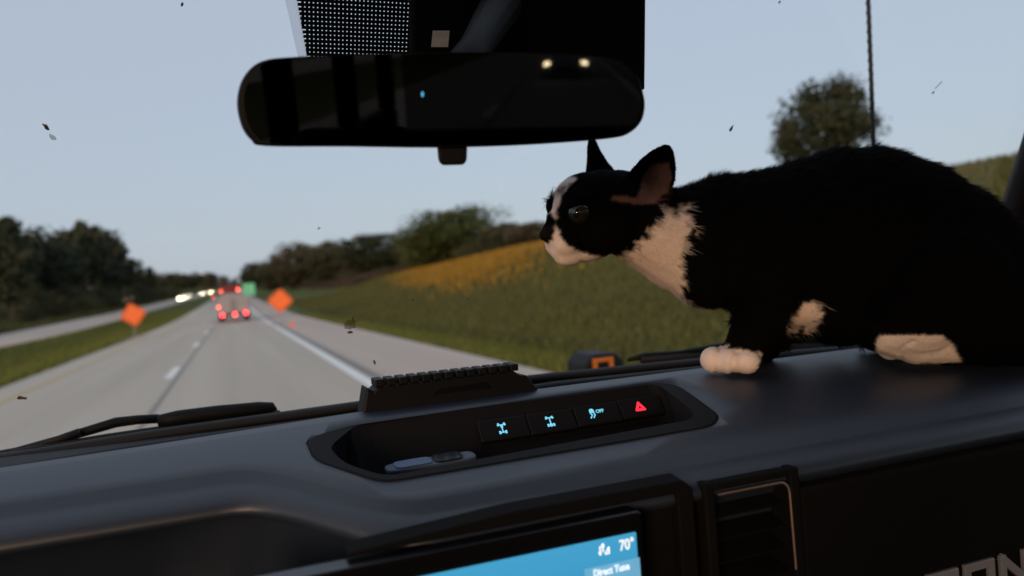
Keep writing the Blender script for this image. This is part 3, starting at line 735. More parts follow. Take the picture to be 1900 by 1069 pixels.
for i in range(6): MB().obox(((vx0+vx1)/2, .450, vz1-.014-i*.016), ((vx1-vx0)/2, 0, 0), (0, .011, .004), (0, -.0004, .0011)).build('vent_slat', M_black, vo)
MB().box((vx0+vx1)/2-.012, (vx0+vx1)/2+.012, .433, .45, vz1-.098, vz1-.088).build('vent_tab', mat('vent_grey', (.05, .05, .05), .5), vo, bevel=.002)
# passenger side fascia with raised lettering
MB().box(vx1+.014, .84, .440, .452, 1.22, 1.458).build('fascia_panel', M_face, dash, bevel=.006)
YL = .438
def strokes(parent, name, x, z, wd, ht, segs, t):
    m = MB()
    for x0, z0, x1, z1 in segs:
        p = Vector((x+x0*wd, YL, z+z0*ht)); q = Vector((x+x1*wd, YL, z+z1*ht)); d = (q-p)/2; nn = Vector((-d.z, 0, d.x)).normalized()*t
        m.obox((p+q)/2, d+d.normalized()*t*.9, nn, (0, .0016 + .0001*len(m.v)/8, 0))
    return m.build(name, M_silver, parent, bevel=.0006)
LET = {'B': [(0, 0, 0, 1), (0, 1, .9, 1), (0, .5, 1, .5), (0, 0, 1, 0), (.95, .55, .95, 1), (1, 0, 1, .5)], 'R': [(0, 0, 0, 1), (0, 1, 1, 1), (1, 1, 1, .45), (1, .45, 0, .45), (.55, .45, 1, 0)],
       'O': [(0, 0, 0, 1), (0, 1, 1, 1), (1, 1, 1, 0), (1, 0, 0, 0)], 'N': [(0, 0, 0, 1), (0, 1, 1, 0), (1, 0, 1, 1)], 'C': [(1, 1, 0, 1), (0, 1, 0, 0), (0, 0, 1, 0)]}
lo = atY(1793, 1050, YL); ln_ = atY(1859, 1035, YL); pitch = ln_.x-lo.x; lw = pitch*.66; lh = .022; zbase = lo.z-lh-.002
for i, chx in enumerate('BRONCO'): strokes(dash, 'raised_letter', lo.x+(i-2)*pitch, zbase, lw, lh, LET[chx], .0033)
# steering wheel, its rim just enters the lower left corner
sw = empty('steering_wheel', (-.2, .34, 1.22), 'black steering wheel rim at the lower left corner', 'steering wheel')
c = Vector((-.215, .335, 1.235)); a1 = Vector((1, 0, 0)); a2 = Vector((0, .42, .9)).normalized()
MB().tube([c+.185*(math.cos(q)*a1+math.sin(q)*a2) for q in np.linspace(0, 2*math.pi, 49)], .015, 10, cap=False).build('wheel_rim', M_black, sw, True)
for q in (math.pi*1.0, 0, math.pi*1.5): MB().tube([c+Vector((0, .03, 0))+.05*(math.cos(q)*a1+math.sin(q)*a2), c+.182*(math.cos(q)*a1+math.sin(q)*a2)], [.022, .012], 8).build('spoke', M_black, sw, True)
MB().ell(c+Vector((0, .03, -.01)), (.075, 0, 0), a2*.06, (0, -.03, .015)).build('hub', M_black, sw, True)
MB().tube([c+Vector((0, .04, -.02)), c+Vector((0, .2, -.11))], .03, 10).build('column', M_black, sw, True)

# ------------------------------------------------------------------ windshield, seal, cabin shell
WS0, WSN = Vector((0, .870, 1.495)), Vector((0, 1.6, 1)).normalized()
def on_ws(px, py, off=.0): return onplane(px, py, WS0-WSN*off, WSN)
def ws_pt(X, z, off=0.0): return Vector((X, .870-(z-1.495)/1.6, z))-WSN*off
wsh = empty('windshield', (XC, .87, 1.5), 'clear windshield glass with black lower seal, spotted with dried insects', 'windshield')
ap0 = on_ws(1866, 420); ap1 = on_ws(1900, 335)
XR0, XL0 = ap0.x-.02, -.47
def ws_x(z, s): return (XR0+.01-(z-1.66)*.28) if s > 0 else (XL0-.02+(z-1.66)*.16)
ztop = 1.965
q0 = [ws_pt(ws_x(1.47, -1), 1.47), ws_pt(ws_x(1.47, 1), 1.47), ws_pt(ws_x(ztop, 1), ztop), ws_pt(ws_x(ztop, -1), ztop)]
MB().prism(q0, WSN*.005).build('glass', M_glass, wsh)
# seal and defroster strips along the foot: two ribs
sealp = [(-.5, .86, 1.487), (-.22, .86, 1.490), (-.08, .86, 1.4955), (.12, .86, 1.4985), (.33, .86, 1.5045), (.575, .86, 1.5), (.82, .85, 1.493), (1.0, .84, 1.49)]
def rib(name, yo, zo, ry, m):
    pth = []
    for X in np.linspace(-.5, .95, 50): pth.append((X, float(np.interp(X, [a[0] for a in sealp], [a[1] for a in sealp]))+yo, float(np.interp(X, [a[0] for a in sealp], [a[2] for a in sealp]))+zo))
    return MB().tube(pth, ry, 8, squash=.55).build(name, m, wsh, True)
rib('seal_strip', -.008, -.006, .011, M_rub); rib('seal_strip', -.075, -.008, .012, M_black)
MB().box(-.5, .95, .688, .875, 1.40, 1.488).build('defroster_channel', M_black, wsh, bevel=.002)
# black printed band and dotted area behind the mirror
fp = [on_ws(*p, .002) for p in ((540, -60), (572, 120), (760, 150), (760, -60))]
xl_t = lambda z: np.interp(z, [fp[1].z, fp[0].z], [fp[1].x, fp[0].x])
xR = fp[2].x; zA, zB = fp[1].z-.008, fp[0].z+.03
lat = MB(); step = .0031; z = zA; i = 0
while z < zB:
    lat.prism([ws_pt(float(xl_t(z)), z, .002), ws_pt(xR, z, .002), ws_pt(xR, z+step*.74, .002), ws_pt(float(xl_t(z)), z+step*.74, .002)], -WSN*.0003); z += step
x = fp[1].x-.012; step = .00345
while x < xR:
    zl = zA if x >= fp[1].x else float(np.interp(x, [fp[0].x, fp[1].x], [fp[0].z, fp[1].z]))
    zl = max(zA, zl if x < fp[1].x else zA)
    if zl < zB: lat.prism([ws_pt(x, zl, .0026), ws_pt(x+step*.72, zl, .0026), ws_pt(x+step*.72, zB, .0026), ws_pt(x, zB, .0026)], -WSN*.0003)
    x += step
tag(lat.build('dotted_print', M_black, wsh), kind='stuff')
pe = [on_ws(*p, .0015) for p in ((516, -60), (541, -60), (573, 120), (556, 120))]
M_pale = glass_mat('pale_film', (.97, .97, .97)); 
mpal = bpy.data.materials.new('pale_edge'); mpal.use_nodes = True; _n = mpal.node_tree; _n.nodes.clear()
_o = _n.nodes.new('ShaderNodeOutputMaterial'); _m = _n.nodes.new('ShaderNodeMixShader'); _m.inputs[0].default_value = .55
_t = _n.nodes.new('ShaderNodeBsdfTransparent'); _l = _n.nodes.new('ShaderNodeBsdfTranslucent'); _l.inputs[0].default_value = (.95, .96, 1, 1)
_n.links.new(_t.outputs[0], _m.inputs[1]); _n.links.new(_l.outputs[0], _m.inputs[2]); _n.links.new(_m.outputs[0], _o.inputs[0])
MB().prism(pe, -WSN*.001).build('pale_edge_strip', mpal, wsh)
# dried insects and stone marks on the outside
M_bug = mat('dried_insect', (.07, .065, .06), .8, .2, noise=(300, (.14, .13, .12))); M_smear = glass_mat('insect_smear', (.72, .70, .68), .5)
def splat(px, py, L, wd, ang, m=None, label=''):
    c = on_ws(px, py, -.0065); k = c.y/1.0/FPX*.85
    ex = (Vector((1, 0, 0))*math.cos(ang)+(Vector((0, -.53, .85)))*math.sin(ang)); ey = WSN.cross(ex).normalized(); pts = []
    rr = random.Random(int(px)); nn = 12
    for j in range(nn):
        a = 2*math.pi*j/nn; r_ = rr.uniform(.6, 1.15); pts.append(c+ex*(math.cos(a)*L*k*r_)+ey*(math.sin(a)*wd*k*r_))
    return MB().prism(pts, WSN*.0008).build('insect_mark', m or M_bug, wsh)
for a_ in ((86, 236, 8, 4, 2.2), (97, 255, 9, 4, 2.3, M_smear), (1357, 239, 9, 4, 1.2), (1742, 158, 17, 2.5, .95, M_smear), (1732, 172, 6, 2.2, .95), (40, 739, 9, 4, -.3), (695, 673, 7, 3, 1.9),
           (651, 603, 17, 13, 1.5, M_smear), (655, 593, 5, 3, 1.4), (650, 617, 7, 3, 0), (592, 424, 4, 3, .5, M_smear), (338, 8, 5, 2.5, 1.2), (766, 557, 3, 3, 0, M_smear), (868, 556, 3, 3, 0, M_smear), (1447, 4, 6, 2, 1.2)): splat(*a_)
# pillars, roof, doors, rear: the shell that keeps the cabin dark
cab = empty('cabin_shell', (XC, -.8, 1.0)); cab['kind'] = 'structure'
for s in (-1, 1):
    P = [ws_pt(ws_x(z_, s), z_) for z_ in (1.47, 1.72, ztop+.01)]
    MB().tube([p+Vector((s*.030, -.012, 0)) for p in P], [.040, .036, .034], 12).build('windshield_pillar', M_black, cab, True)
XLW, XRW = -.52, ws_x(1.6, 1)+.06
MB().box(XLW-.06, XRW+.06, -2.4, .42, ztop-.005, ztop+.05).build('roof_lining', M_head, cab, bevel=.02)
for s, X in ((-1, XLW), (1, XRW)):
    x0, x1 = (X-.07, X) if s < 0 else (X, X+.07)
    MB().box(x0, x1, -2.4, .72, .55, 1.46).build('door_panel', M_face, cab, bevel=.01)
    MB().box(x0, x1, -2.4, .40, ztop-.09, ztop-.006).build('roof_rail', M_face, cab, bevel=.01)
    for y in (-1.12, -1.75, -2.36): MB().box(x0+.005, x1-.005, y-.05, y+.04, 1.461, ztop-.091).build('side_pillar', M_face, cab, bevel=.01)
    MB().box(x0+.03, x0+.035, -2.30, .40, 1.462, ztop-.092).build('side_window', M_tint if False else M_glass, cab)
MB().box(XLW, XRW, -2.45, -2.38, .55, 1.36).build('tailgate', M_face, cab, bevel=.01)
MB().box(XLW, XRW, -2.45, -2.38, ztop-.10, ztop-.006).build('rear_header', M_face, cab)
MB().box(XLW+.03, XRW-.03, -2.42, -2.415, 1.361, ztop-.101).build('rear_window', M_tint, cab)
MB().box(XLW, XRW, -2.4, .72, .50, .55).build('cabin_floor', M_seat, cab)
MB().box(XLW, XRW, .76, .80, .55, 1.39).build('bulkhead', M_face, cab)
for X, lb in ((XC-.38, 'cloth driver seat behind the camera'), (XC+.38, 'cloth passenger seat facing the dashboard')):
    e = empty('front_seat', (X, -.3, .55), lb, 'seat', 'front seats')  # a front seat of the car, out of view
    MB().box(X-.25, X+.25, -.38, .14, .78, .92).build('cushion', M_seat, e, bevel=.05)
    MB().prism([(X-.24, -.30, .90), (X+.24, -.30, .90), (X+.21, -.44, 1.42), (X-.21, -.44, 1.42)], (0, -.12, -.02)).build('backrest', M_seat, e, bevel=.04)
    MB().box(X-.12, X+.12, -.57, -.48, 1.46, 1.60).build('headrest', M_seat, e, bevel=.03)
    for s in (-.06, .06): MB().tube([(X+s, -.50, 1.38), (X+s, -.52, 1.50)], .006, 6).build('headrest_post', M_rim, e)
    MB().box(X-.2, X+.2, -.35, .1, .551, .78).build('seat_base', M_black, e)

# hood outside, fender, sight, antenna, wipers
hd = empty('hood', (XC, 1.5, 1.1), 'orange painted hood below the windshield', 'hood')
rows = []
for X in np.linspace(XC-.86, XC+.86, 18):
    rr_ = []
    for y in np.linspace(.95, 2.35, 12):
        xx = abs(X-XC)/.86; rr_.append(Vector((X, y, 1.17-.03*(y-.8)-.06*xx**6)))
    rows.append(rr_)
MB().grid(rows).build('hood_panel', M_orange_paint, hd, True)
MB().box(XC-.85, XC+.85, .90, .98, 1.10, 1.155).build('cowl_grille', M_black, hd, bevel=.01)
MB().box(XC-.86, XC+.86, 2.32, 2.40, .6, 1.10).build('front_panel', M_orange_paint, hd, bevel=.02)
s0, s1 = atY(1072, 684, 1.75), atY(1152, 684, 1.75); stop_ = atY(1110, 655, 1.75).z
hs = empty('fender_sight', ((s0.x+s1.x)/2, 1.75, 1.2), 'black hood sight with orange insert seen past the windshield foot', 'hood sight')
w_ = s1.x-s0.x; zb_ = 1.15
MB().prism([(s0.x, 1.72, zb_), (s1.x, 1.72, zb_), (s1.x-w_*.05, 1.72, stop_-.02), (s1.x-w_*.25, 1.72, stop_), (s0.x+w_*.25, 1.72, stop_), (s0.x+w_*.08, 1.72, stop_-.025)], (0, .12, 0)).build('sight_body', M_rub, hs, bevel=.006)
ox0 = s0.x+w_*.22; ox1 = s0.x+w_*.68; oz1 = stop_-.009
MB().box(ox0, ox1, 1.712, 1.719, oz1-.010, oz1).box(ox0, ox0+w_*.09, 1.712, 1.719, oz1-.030, oz1-.0102).box(ox1-w_*.09, ox1, 1.712, 1.719, oz1-.030, oz1-.0102).build('orange_insert', M_orange_paint, hs)
an0 = atY(1622, 300, .98); an1 = atY(1610, -30, .98)
an = empty('antenna', (an0.x, .98, 1.2), 'thin black whip antenna rising behind the cat back', 'antenna')
dirn = (an1-an0).normalized(); foot = an0-dirn*((an0.z-1.2)/dirn.z)
MB().tube([foot, an0, an1+dirn*.25], [.0042, .0036, .0030], 8).build('mast', M_rub, an, True)
hel = [foot.lerp(an1+dirn*.2, t)+Vector((math.cos(t*420), math.sin(t*420), 0))*.0040 for t in np.linspace(.05, .98, 900)]
MB().tube(hel, .0007, 4).build('spiral_rib', M_rub, an)
MB().tube([foot-dirn*.1, foot+dirn*.03], [.025, .012], 12).build('antenna_base', M_rub, an, True)
MB().box(foot.x-.09, foot.x+.07, .80, 1.3, 1.02, 1.14).build('fender_mount', M_orange_paint, an, bevel=.02)
def wp(px, py, off=-.016): return on_ws(px, py, off)
w1 = empty('wiper', wp(300, 795), 'long black wiper resting at the lower left of the windshield', 'wiper', 'windshield wipers')
MB().tube([wp(-60, 852), wp(30, 836), wp(110, 815), wp(148, 803)], [.0035, .004, .005, .006], 8, squash=.8).build('blade_tip', M_rub, w1, True)
MB().tube([wp(120, 812, -.02), wp(165, 799, -.022), wp(215, 784, -.025), (wp(255, 779, -.027)), wp(295, 777, -.026)], [.005, .0055, .006, .0055, .0055], 8, squash=.9).build('wiper_arm', M_black, w1, True)
MB().tube([wp(293, 781), wp(330, 776), wp(400, 767), wp(480, 758), wp(504, 757), wp(509, 762)], [.0062, .0085, .0085, .0075, .0065, .004], 10).build('arm_cover', M_black, w1, True)
MB().tube([wp(20, 842, -.010), wp(200, 812, -.010), wp(400, 783, -.010), wp(520, 768, -.010)], .0042, 8).build('blade_rubber', M_rub, w1, True)
w2 = empty('wiper', wp(1400, 650), 'black wiper arm seen between the cat legs on the right', 'wiper', 'windshield wipers')
MB().tube([wp(1165, 668), wp(1195, 661), wp(1260, 655), wp(1330, 645), wp(1410, 637), wp(1500, 632), wp(1600, 629)], [.003, .006, .0045, .007, .006, .005, .005], 8, squash=.8).build('wiper_arm', M_black, w2, True)
MB().tube([wp(1190, 668, -.01), wp(1400, 652, -.01), wp(1600, 636, -.01)], .005, 8).build('blade_rubber', M_rub, w2, True)

# accessory rail on the dash
ra, rb = atY(672, 762, .69), atY(990, 722, .69); 
rl = empty('accessory_rail', (ra+rb)/2, 'black notched accessory rail mounted on the dash top centre', 'accessory rail')
x0, x1 = ra.x, rb.x; zt0 = atY(700, 716, .69).z
zb0 = min(ra.z, rb.z)-.004; L = x1-x0
side = [(x0-.002, zb0), (x0+.004, zb0+.026), (x0+.010, zt0-.004), (x0+.014, zt0), (x1-.022, zt0), (x1-.016, zt0-.005), (x1-.010, zb0+.020), (x1+.004, zb0)]
MB().prism([(x, .680, z) for x, z in side], (0, .030, 0)).build('rail_body', M_black, rl, bevel=.002)
nt_ = 13
for i in range(nt_):
    xa = x0+.012+(L-.036)*i/(nt_-1)*.985; MB().box(xa, xa+.0080, .679, .703, zt0+.0002, zt0+.0066).build('rail_tooth', M_black, rl, bevel=.0008)
MB().prism([(x0+L*.38, .6785, zb0+.012), (x0+L*.72, .6785, zb0+.012), (x0+L*.69, .6785, zb0+.018), (x0+L*.42, .6785, zb0+.0165)], (0, .003, 0)).build('rail_recess', M_gloss, rl)

# ------------------------------------------------------------------ rear-view mirror
MN = Vector((-.212, -.96, -.160)).normalized(); MC = atD(818, 190, .46)
def on_m(px, py, off=0.0): return onplane(px, py, MC+MN*off, MN)
mir = empty('rear_view_mirror', MC, 'wide black rear-view mirror reflecting two headlamps, hanging from the windshield', 'mirror')
mo = [(437, 195), (442, 158), (458, 130), (484, 112), (530, 106), (640, 101), (800, 97), (950, 97), (1060, 100), (1130, 106), (1165, 117), (1185, 138), (1197, 172), (1200, 198), (1193, 225), (1172, 246), (1140, 256), (1040, 265), (930, 271), (800, 274), (640, 272), (490, 271), (464, 260), (446, 235)]
def crom(P, k=4):
    out = []
    for i in range(len(P)):
        a, b, c, d = (np.array(P[(i+j-1) % len(P)], float) for j in range(4))
        for t in np.arange(k)/k: out.append(tuple(.5*(2*b+(c-a)*t+(2*a-5*b+4*c-d)*t*t+(3*b-a-3*c+d)*t**3)))
    return out
mo = crom(mo)
PM = [on_m(*p) for p in mo]; cen = sum(PM, Vector())/len(PM); n = len(PM)
mr0 = [cen+(p-cen)*.975+MN*.004 for p in PM]; mr1 = [p-MN*.004 for p in PM]; mr2 = [cen+(p-cen)*.97-MN*.022 for p in PM]; mr3 = [cen+(p-cen)*.75-MN*.038 for p in PM]; mrin = [cen+(p-cen)*.955+MN*.0035 for p in PM]
v = mrin+mr0+mr1+mr2+mr3; f = []
for k_ in range(4): f += [(k_*n+i, k_*n+(i+1) % n, (k_+1)*n+(i+1) % n, (k_+1)*n+i) for i in range(n)]
f += [list(range(n)), [4*n+i for i in range(n)]]
MB().add(v, f).build('housing', M_black, mir, True)
MB().prism([cen+(p-cen)*.955+MN*.0042 for p in PM], MN*.0006).build('mirror_glass', M_mirror, mir)
MB().prism([on_m(*p, -.012) for p in ((810, 262), (865, 262), (864, 298), (858, 306), (820, 307), (813, 299))], MN*.010).build('tilt_lever', M_black, mir, bevel=.0015)
MB().ell(on_m(784, 175, .0052), cr*.0010, cu*.0018, MN*.0004).build('indicator_lamp', mat('blue_led', (.05, .3, .5), .4, emit=((.05, .35, .6), .8)), mir)
hx = [on_ws(*p, .012) for p in ((757, -70), (757, 120), (1000, 150), (1184, 160), (1185, -70))]
MB().prism(hx, -WSN*.016).build('sensor_cover', M_black, mir, bevel=.003)
bx_ = [on_ws(*p, .0295) for p in ((803, 57), (834, 57), (831, 87), (800, 87))]
MB().prism(bx_, -WSN*.0006).build('white_sticker', mat('sticker_grey', (.85, .86, .88), .6, noise=(200, (.72, .73, .75))), mir)
ball = MC-MN*.038
arm_t = on_ws(930, 10, .03)
MB().tube([ball, ball.lerp(arm_t, .5), arm_t], [.016, .012, .018], 12).build('mount_arm', M_black, mir, True)
# put the following car where the mirror shows it
def reflect(px, py):
    q = on_m(px, py, .0048); d_ = (q-CAM).normalized(); o_ = d_-2*d_.dot(MN)*MN; return q, o_
q1, o1 = reflect(1017, 120); q2, o2 = reflect(1082, 118)
best = min(np.linspace(-60, -12, 300), key=lambda Y: abs((q2+o2*((Y-q2.y)/o2.y)-q1-o1*((Y-q1.y)/o1.y)).length-1.24))
e1, e2 = q1+o1*((best-q1.y)/o1.y), q2+o2*((best-q2.y)/o2.y)
print('following lamps', e1, e2)
mid = (e1+e2)/2
follow.location = (mid.x, best-2.3, max(mid.z-.62, -.2)); follow.rotation_euler = (0, 0, math.pi)

# ------------------------------------------------------------------ the cat: one continuous body grown from overlapping volumes
R_, U_, F_ = np.array(cr), np.array(cu), np.array(cf); C_ = np.array(CAM)
def cp(px, py, D): return C_ + (F_ + R_*(px-CX)/FPX - U_*(py-CY)/FPX)*D
cb = MB()
def blob(px, py, D, rx, ry, rd, nu=16, nv=10, rot=0.0):
    """rx, ry in photo pixels at that distance, rd (depth radius) in metres"""
    k = D/FPX; c, s = math.cos(rot), math.sin(rot)
    a = R_*c+U_*s; b = U_*c-R_*s
    cb.ell(cp(px, py, D), a*rx*k, b*ry*k, F_*rd, nu, nv)
def limb(pts, sub=6):
    for (x0, y0, d0, r0_, z0_), (x1, y1, d1, r1_, z1_) in zip(pts[:-1], pts[1:]):
        for i in range(sub+1):
            t = i/sub; blob(x0+(x1-x0)*t, y0+(y1-y0)*t, d0+(d1-d0)*t, r0_+(r1_-r0_)*t, r0_+(r1_-r0_)*t, z0_+(z1_-z0_)*t, 12, 8)
DB = .795
# trunk: chest, ribs, arched loin, rump
for px, py, rx, ry, rd in ((1345, 440, 95, 118, .050), (1385, 452, 105, 132, .056), (1440, 448, 110, 138, .060), (1500, 440, 120, 146, .063), (1560, 436, 125, 162, .066), (1620, 440, 130, 168, .070), (1680, 470, 140, 176, .074), (1740, 510, 145, 176, .076), (1800, 540, 140, 150, .074), (1850, 575, 112, 112, .066)):
    blob(px, py, DB, rx, ry, rd)
# neck and breast
limb([(1340, 430, DB, 104, .046), (1275, 448, .785, 98, .042), (1215, 430, .775, 76, .037), (1160, 405, .768, 70, .036)])
blob(1300, 505, .785, 62, 72, .040, rot=.5)
# near fore leg, far fore leg
limb([(1415, 520, .762, 70, .030), (1415, 585, .760, 52, .024), (1395, 622, .762, 44, .020), (1378, 652, .766, 36, .018)])
limb([(1420, 520, .825, 66, .028), (1432, 590, .826, 44, .021), (1425, 628, .826, 36, .017), (1415, 640, .826, 34, .017)])
fpaw = [(1325, 668, .768, 25, 25, .019), (1352, 669, .759, 25, 25, .021), (1384, 670, .754, 27, 24, .020), (1362, 662, .776, 40, 26, .020), (1392, 664, .772, 24, 22, .016)]
for b_ in fpaw: blob(*b_)
blob(1395, 648, .822, 34, 20, .018)
# near haunch, shank and hind foot; far side likewise
blob(1745, 530, .748, 128, 122, .050, rot=-.2); blob(1690, 585, .748, 92, 78, .042); blob(1800, 600, .752, 100, 70, .045)
blob(1745, 530, .842, 120, 118, .046, rot=-.2); blob(1690, 580, .842, 80, 66, .038)
limb([(1650, 600, .75, 60, .032), (1700, 635, .752, 42, .026), (1790, 640, .756, 34, .022)])
hpaw = [(1651, 645, .772, 21, 23, .018), (1688, 647, .758, 21, 22, .018), (1722, 643, .758, 30, 21, .017), (1740, 645, .764, 36, 22, .020), (1700, 640, .774, 46, 20, .024)]
for b_ in hpaw: blob(*b_)
blob(1640, 632, .84, 50, 22, .020)
blob(1480, 560, .80, 60, 50, .05); blob(1560, 575, .80, 90, 62, .055)
limb([(1470, 590, .815, 42, .030), (1505, 583, .812, 36, .028), (1560, 590, .81, 50, .035)])
# tail, curling away to the right
limb([(1900, 610, .80, 42, .024), (1960, 640, .80, 30, .018), (2030, 645, .79, 26, .015), (2090, 635, .77, 22, .0125), (2130, 622, .745, 16, .010)], 8)
# head in its own axes: forward, up, side (side points to the camera side)
al, be = math.radians(27), math.radians(17)
DH = .762; H0 = cp(1117, 394, DH)
Fh = -R_*math.cos(al) - F_*math.sin(al); Fh = Fh*math.cos(be) - U_*math.sin(be)
Sh = -F_*math.cos(al) + R_*math.sin(al)
Uh = np.cross(Fh, Sh)
if Uh @ U_ < 0: Uh = -Uh
def hp_(f, u, s): return H0 + Fh*f + Uh*u + Sh*s
def hb(f, u, s, rf, ru, rs, nu=16, nv=10): cb.ell(hp_(f, u, s), Fh*rf, Sh*rs, Uh*ru, nu, nv)
hb(0, 0, 0, .046, .0425, .044); hb(.016, .010, 0, .036, .034, .036); hb(-.018, -.002, 0, .044, .040, .040)
for s in (-1, 1):
    hb(.014, -.017, s*.024, .027, .022, .021); hb(.034, .017, s*.018, .016, .013, .014)
    hb(.052, -.018, s*.0080, .0160, .0125, .0115)
hb(.050, -.010, 0, .020, .017, .016); hb(.040, .004, 0, .026, .016, .011); hb(.030, .014, 0, .024, .018, .015)
hb(.069, -.005, 0, .0075, .0062, .0070); hb(.058, -.001, 0, .014, .008, .0085); hb(.047, -.030, 0, .019, .0115, .014); hb(.052, -.022, 0, .017, .014, .014); hb(.022, -.030, 0, .030, .014, .020)
# ears: curved shells
def ear(Lp, Rp, D_edge, D_mid, th, nb=5):
    nv = len(Lp); front = []; back = []
    for j, (l, r_) in enumerate(zip(Lp, Rp)):
        v_ = j/(nv-1); fr = []; bk = []
        for i in range(nb):
            t = i/(nb-1); c = 1-(2*t-1)**2; d = D_edge[0]*(1-t)+D_edge[1]*t; d = d+(D_mid-d)*c*(1-v_*.85)
            x = l[0]+(r_[0]-l[0])*t; y = l[1]+(r_[1]-l[1])*t
            fr.append(Vector(cp(x, y, d))); bk.append(Vector(cp(x, y, d+th*(1-.35*v_))))
        front.append(fr); back.append(bk)
    n0 = len(cb.v); cb.v += [p for r_ in front for p in r_]+[p for r_ in back for p in r_]
    m = nv*nb; g = lambda k, i, j: n0+k*m+j*nb+i
    for j in range(nv-1):
        for i in range(nb-1):
            cb.f.append([g(0, i, j), g(0, i, j+1), g(0, i+1, j+1), g(0, i+1, j)]); cb.f.append([g(1, i, j), g(1, i+1, j), g(1, i+1, j+1), g(1, i, j+1)])
        for i, fl in ((0, 0), (nb-1, 1)):
            q = [g(0, i, j), g(1, i, j), g(1, i, j+1), g(0, i, j+1)]; cb.f.append(q[::-1] if fl else q)
    for j, fl in ((0, 0), (nv-1, 1)):
        for i in range(nb-1):
            q = [g(0, i, j), g(0, i+1, j), g(1, i+1, j), g(1, i, j)]; cb.f.append(q[::-1] if fl else q)
ear([(1140, 372), (1150, 345), (1164, 324), (1188, 296), (1210, 278), (1226, 270), (1234, 267)], [(1238, 392), (1247, 366), (1252, 338), (1254, 312), (1252, 290), (1247, 276), (1242, 269)], (.738, .742), .760, .0075)
ear([(1083, 335), (1088, 312), (1089, 292), (1089, 274), (1091, 258), (1094, 247)], [(1158, 335), (1143, 319), (1128, 302), (1115, 281), (1106, 262), (1099, 247)], (.788, .800), .806, .0075)
# fuse
tmp = cb.build('cat_tmp', None)
rm = tmp.modifiers.new('fuse', 'REMESH'); rm.mode = 'VOXEL'; rm.voxel_size = .0021
bpy.context.view_layer.update(); cme = bpy.data.meshes.new_from_object(tmp.evaluated_get(bpy.context.evaluated_depsgraph_get())); bpy.data.objects.remove(tmp)
NV = len(cme.vertices); V = np.empty(NV*3, np.float32); cme.vertices.foreach_get('co', V); V = V.reshape(-1, 3).astype(float)
E2 = np.empty(len(cme.edges)*2, np.int32); cme.edges.foreach_get('vertices', E2); E2 = E2.reshape(-1, 2)
deg = np.bincount(E2.ravel(), minlength=NV)[:, None].astype(float)
def lap(W):
    S = np.empty_like(W)
    for k_ in range(W.shape[1]):
        S[:, k_] = np.bincount(E2[:, 0], W[E2[:, 1], k_], NV)+np.bincount(E2[:, 1], W[E2[:, 0], k_], NV)
    return S/np.maximum(deg, 1)
PX, PY = project(V); hd_ = np.linalg.norm(V-H0, axis=1)
paw = ((PY > 640) & (PX < 1430)) | ((PY > 622) & (PX > 1625) & (PX < 1785) & ((V-C_) @ F_ < .80))
earm = (PY < 335) & (PX < 1260)
wgt = np.where(paw, .25, np.where(earm, .3, np.where(PX < 1215, .45, 1.0)))[:, None]
for it in range(22):
    wt = wgt if it < 6 else np.where(wgt > .9, 1.0, 0)
    V = V + .55*wt*(lap(V)-V)
cme.vertices.foreach_set('co', V.astype(np.float32).ravel()); cme.update()
N = np.empty(NV*3, np.float32); cme.vertices.foreach_get('normal', N); N = N.reshape(-1, 3).astype(float)
qx, qy = project(V); near = ((V-C_) @ F_ < .785) & (N @ F_ < .15)
crease = np.zeros(NV)                                        # furrows between the toes
for line in ([(1334, 648), (1329, 660), (1327, 674), (1329, 694)], [(1368, 651), (1360, 663), (1357, 676), (1360, 695)], [(1697, 634), (1680, 641), (1671, 652), (1673, 668)]):
    for (xa, ya), (xb, yb_) in zip(line[:-1], line[1:]):
        t = np.clip(((qx-xa)*(xb-xa)+(qy-ya)*(yb_-ya))/((xb-xa)**2+(yb_-ya)**2), 0, 1)
        d2 = (qx-xa-t*(xb-xa))**2+(qy-ya-t*(yb_-ya))**2; crease = np.maximum(crease, np.exp(-d2/(2*2.5**2)))
V = V - N*(crease*near*.0018)[:, None]
cme.vertices.foreach_set('co', V.astype(np.float32).ravel()); cme.update()
cme.polygons.foreach_set('use_smooth', np.ones(len(cme.polygons), bool))
N = np.empty(NV*3, np.float32); cme.vertices.foreach_get('normal', N); N = N.reshape(-1, 3).astype(float)
# markings: white blaze, muzzle, breast, belly and feet on black; judged on the near side and mirrored
loc = (V-H0); hf, hu, hs_ = loc @ Fh, loc @ Uh, loc @ Sh
isH = (hd_ < .085) & (PX < 1215)
Vm = H0 + np.outer(hf, Fh)+np.outer(hu, Uh)+np.outer(np.abs(hs_), Sh)
HX, HY = project(Vm)
def inpoly(x, y, poly):
    r_ = np.zeros(len(x), bool); n_ = len(poly)
    for i in range(n_):
        x0_, y0_ = poly[i]; x1_, y1_ = poly[(i+1) % n_]
        c_ = ((y0_ > y) != (y1_ > y)) & (x < (x1_-x0_)*(y-y0_)/((y1_-y0_) or 1e-9)+x0_); r_ ^= c_
    return r_
jit = NP.normal(size=(NV, 2)); jit = lap(lap(jit))*3.0
hx_, hy_ = HX+jit[:, 0]*1.2, HY+jit[:, 1]*1.2; bx_, by_ = PX+jit[:, 0]*5, PY+jit[:, 1]*5
BLACK = np.array((.0022, .0021, .0020)); WHITE = np.array((.84, .71, .63)); PINK = np.array((.20, .095, .065)); NOSE = np.array((.010, .008, .008))
col = np.tile(BLACK, (NV, 1))
muz = inpoly(hx_, hy_, [(1040, 438), (1054, 456), (1082, 470), (1125, 478), (1170, 500), (1060, 560), (940, 520), (940, 452), (1000, 452), (1020, 444), (1028, 427), (1031, 420)])
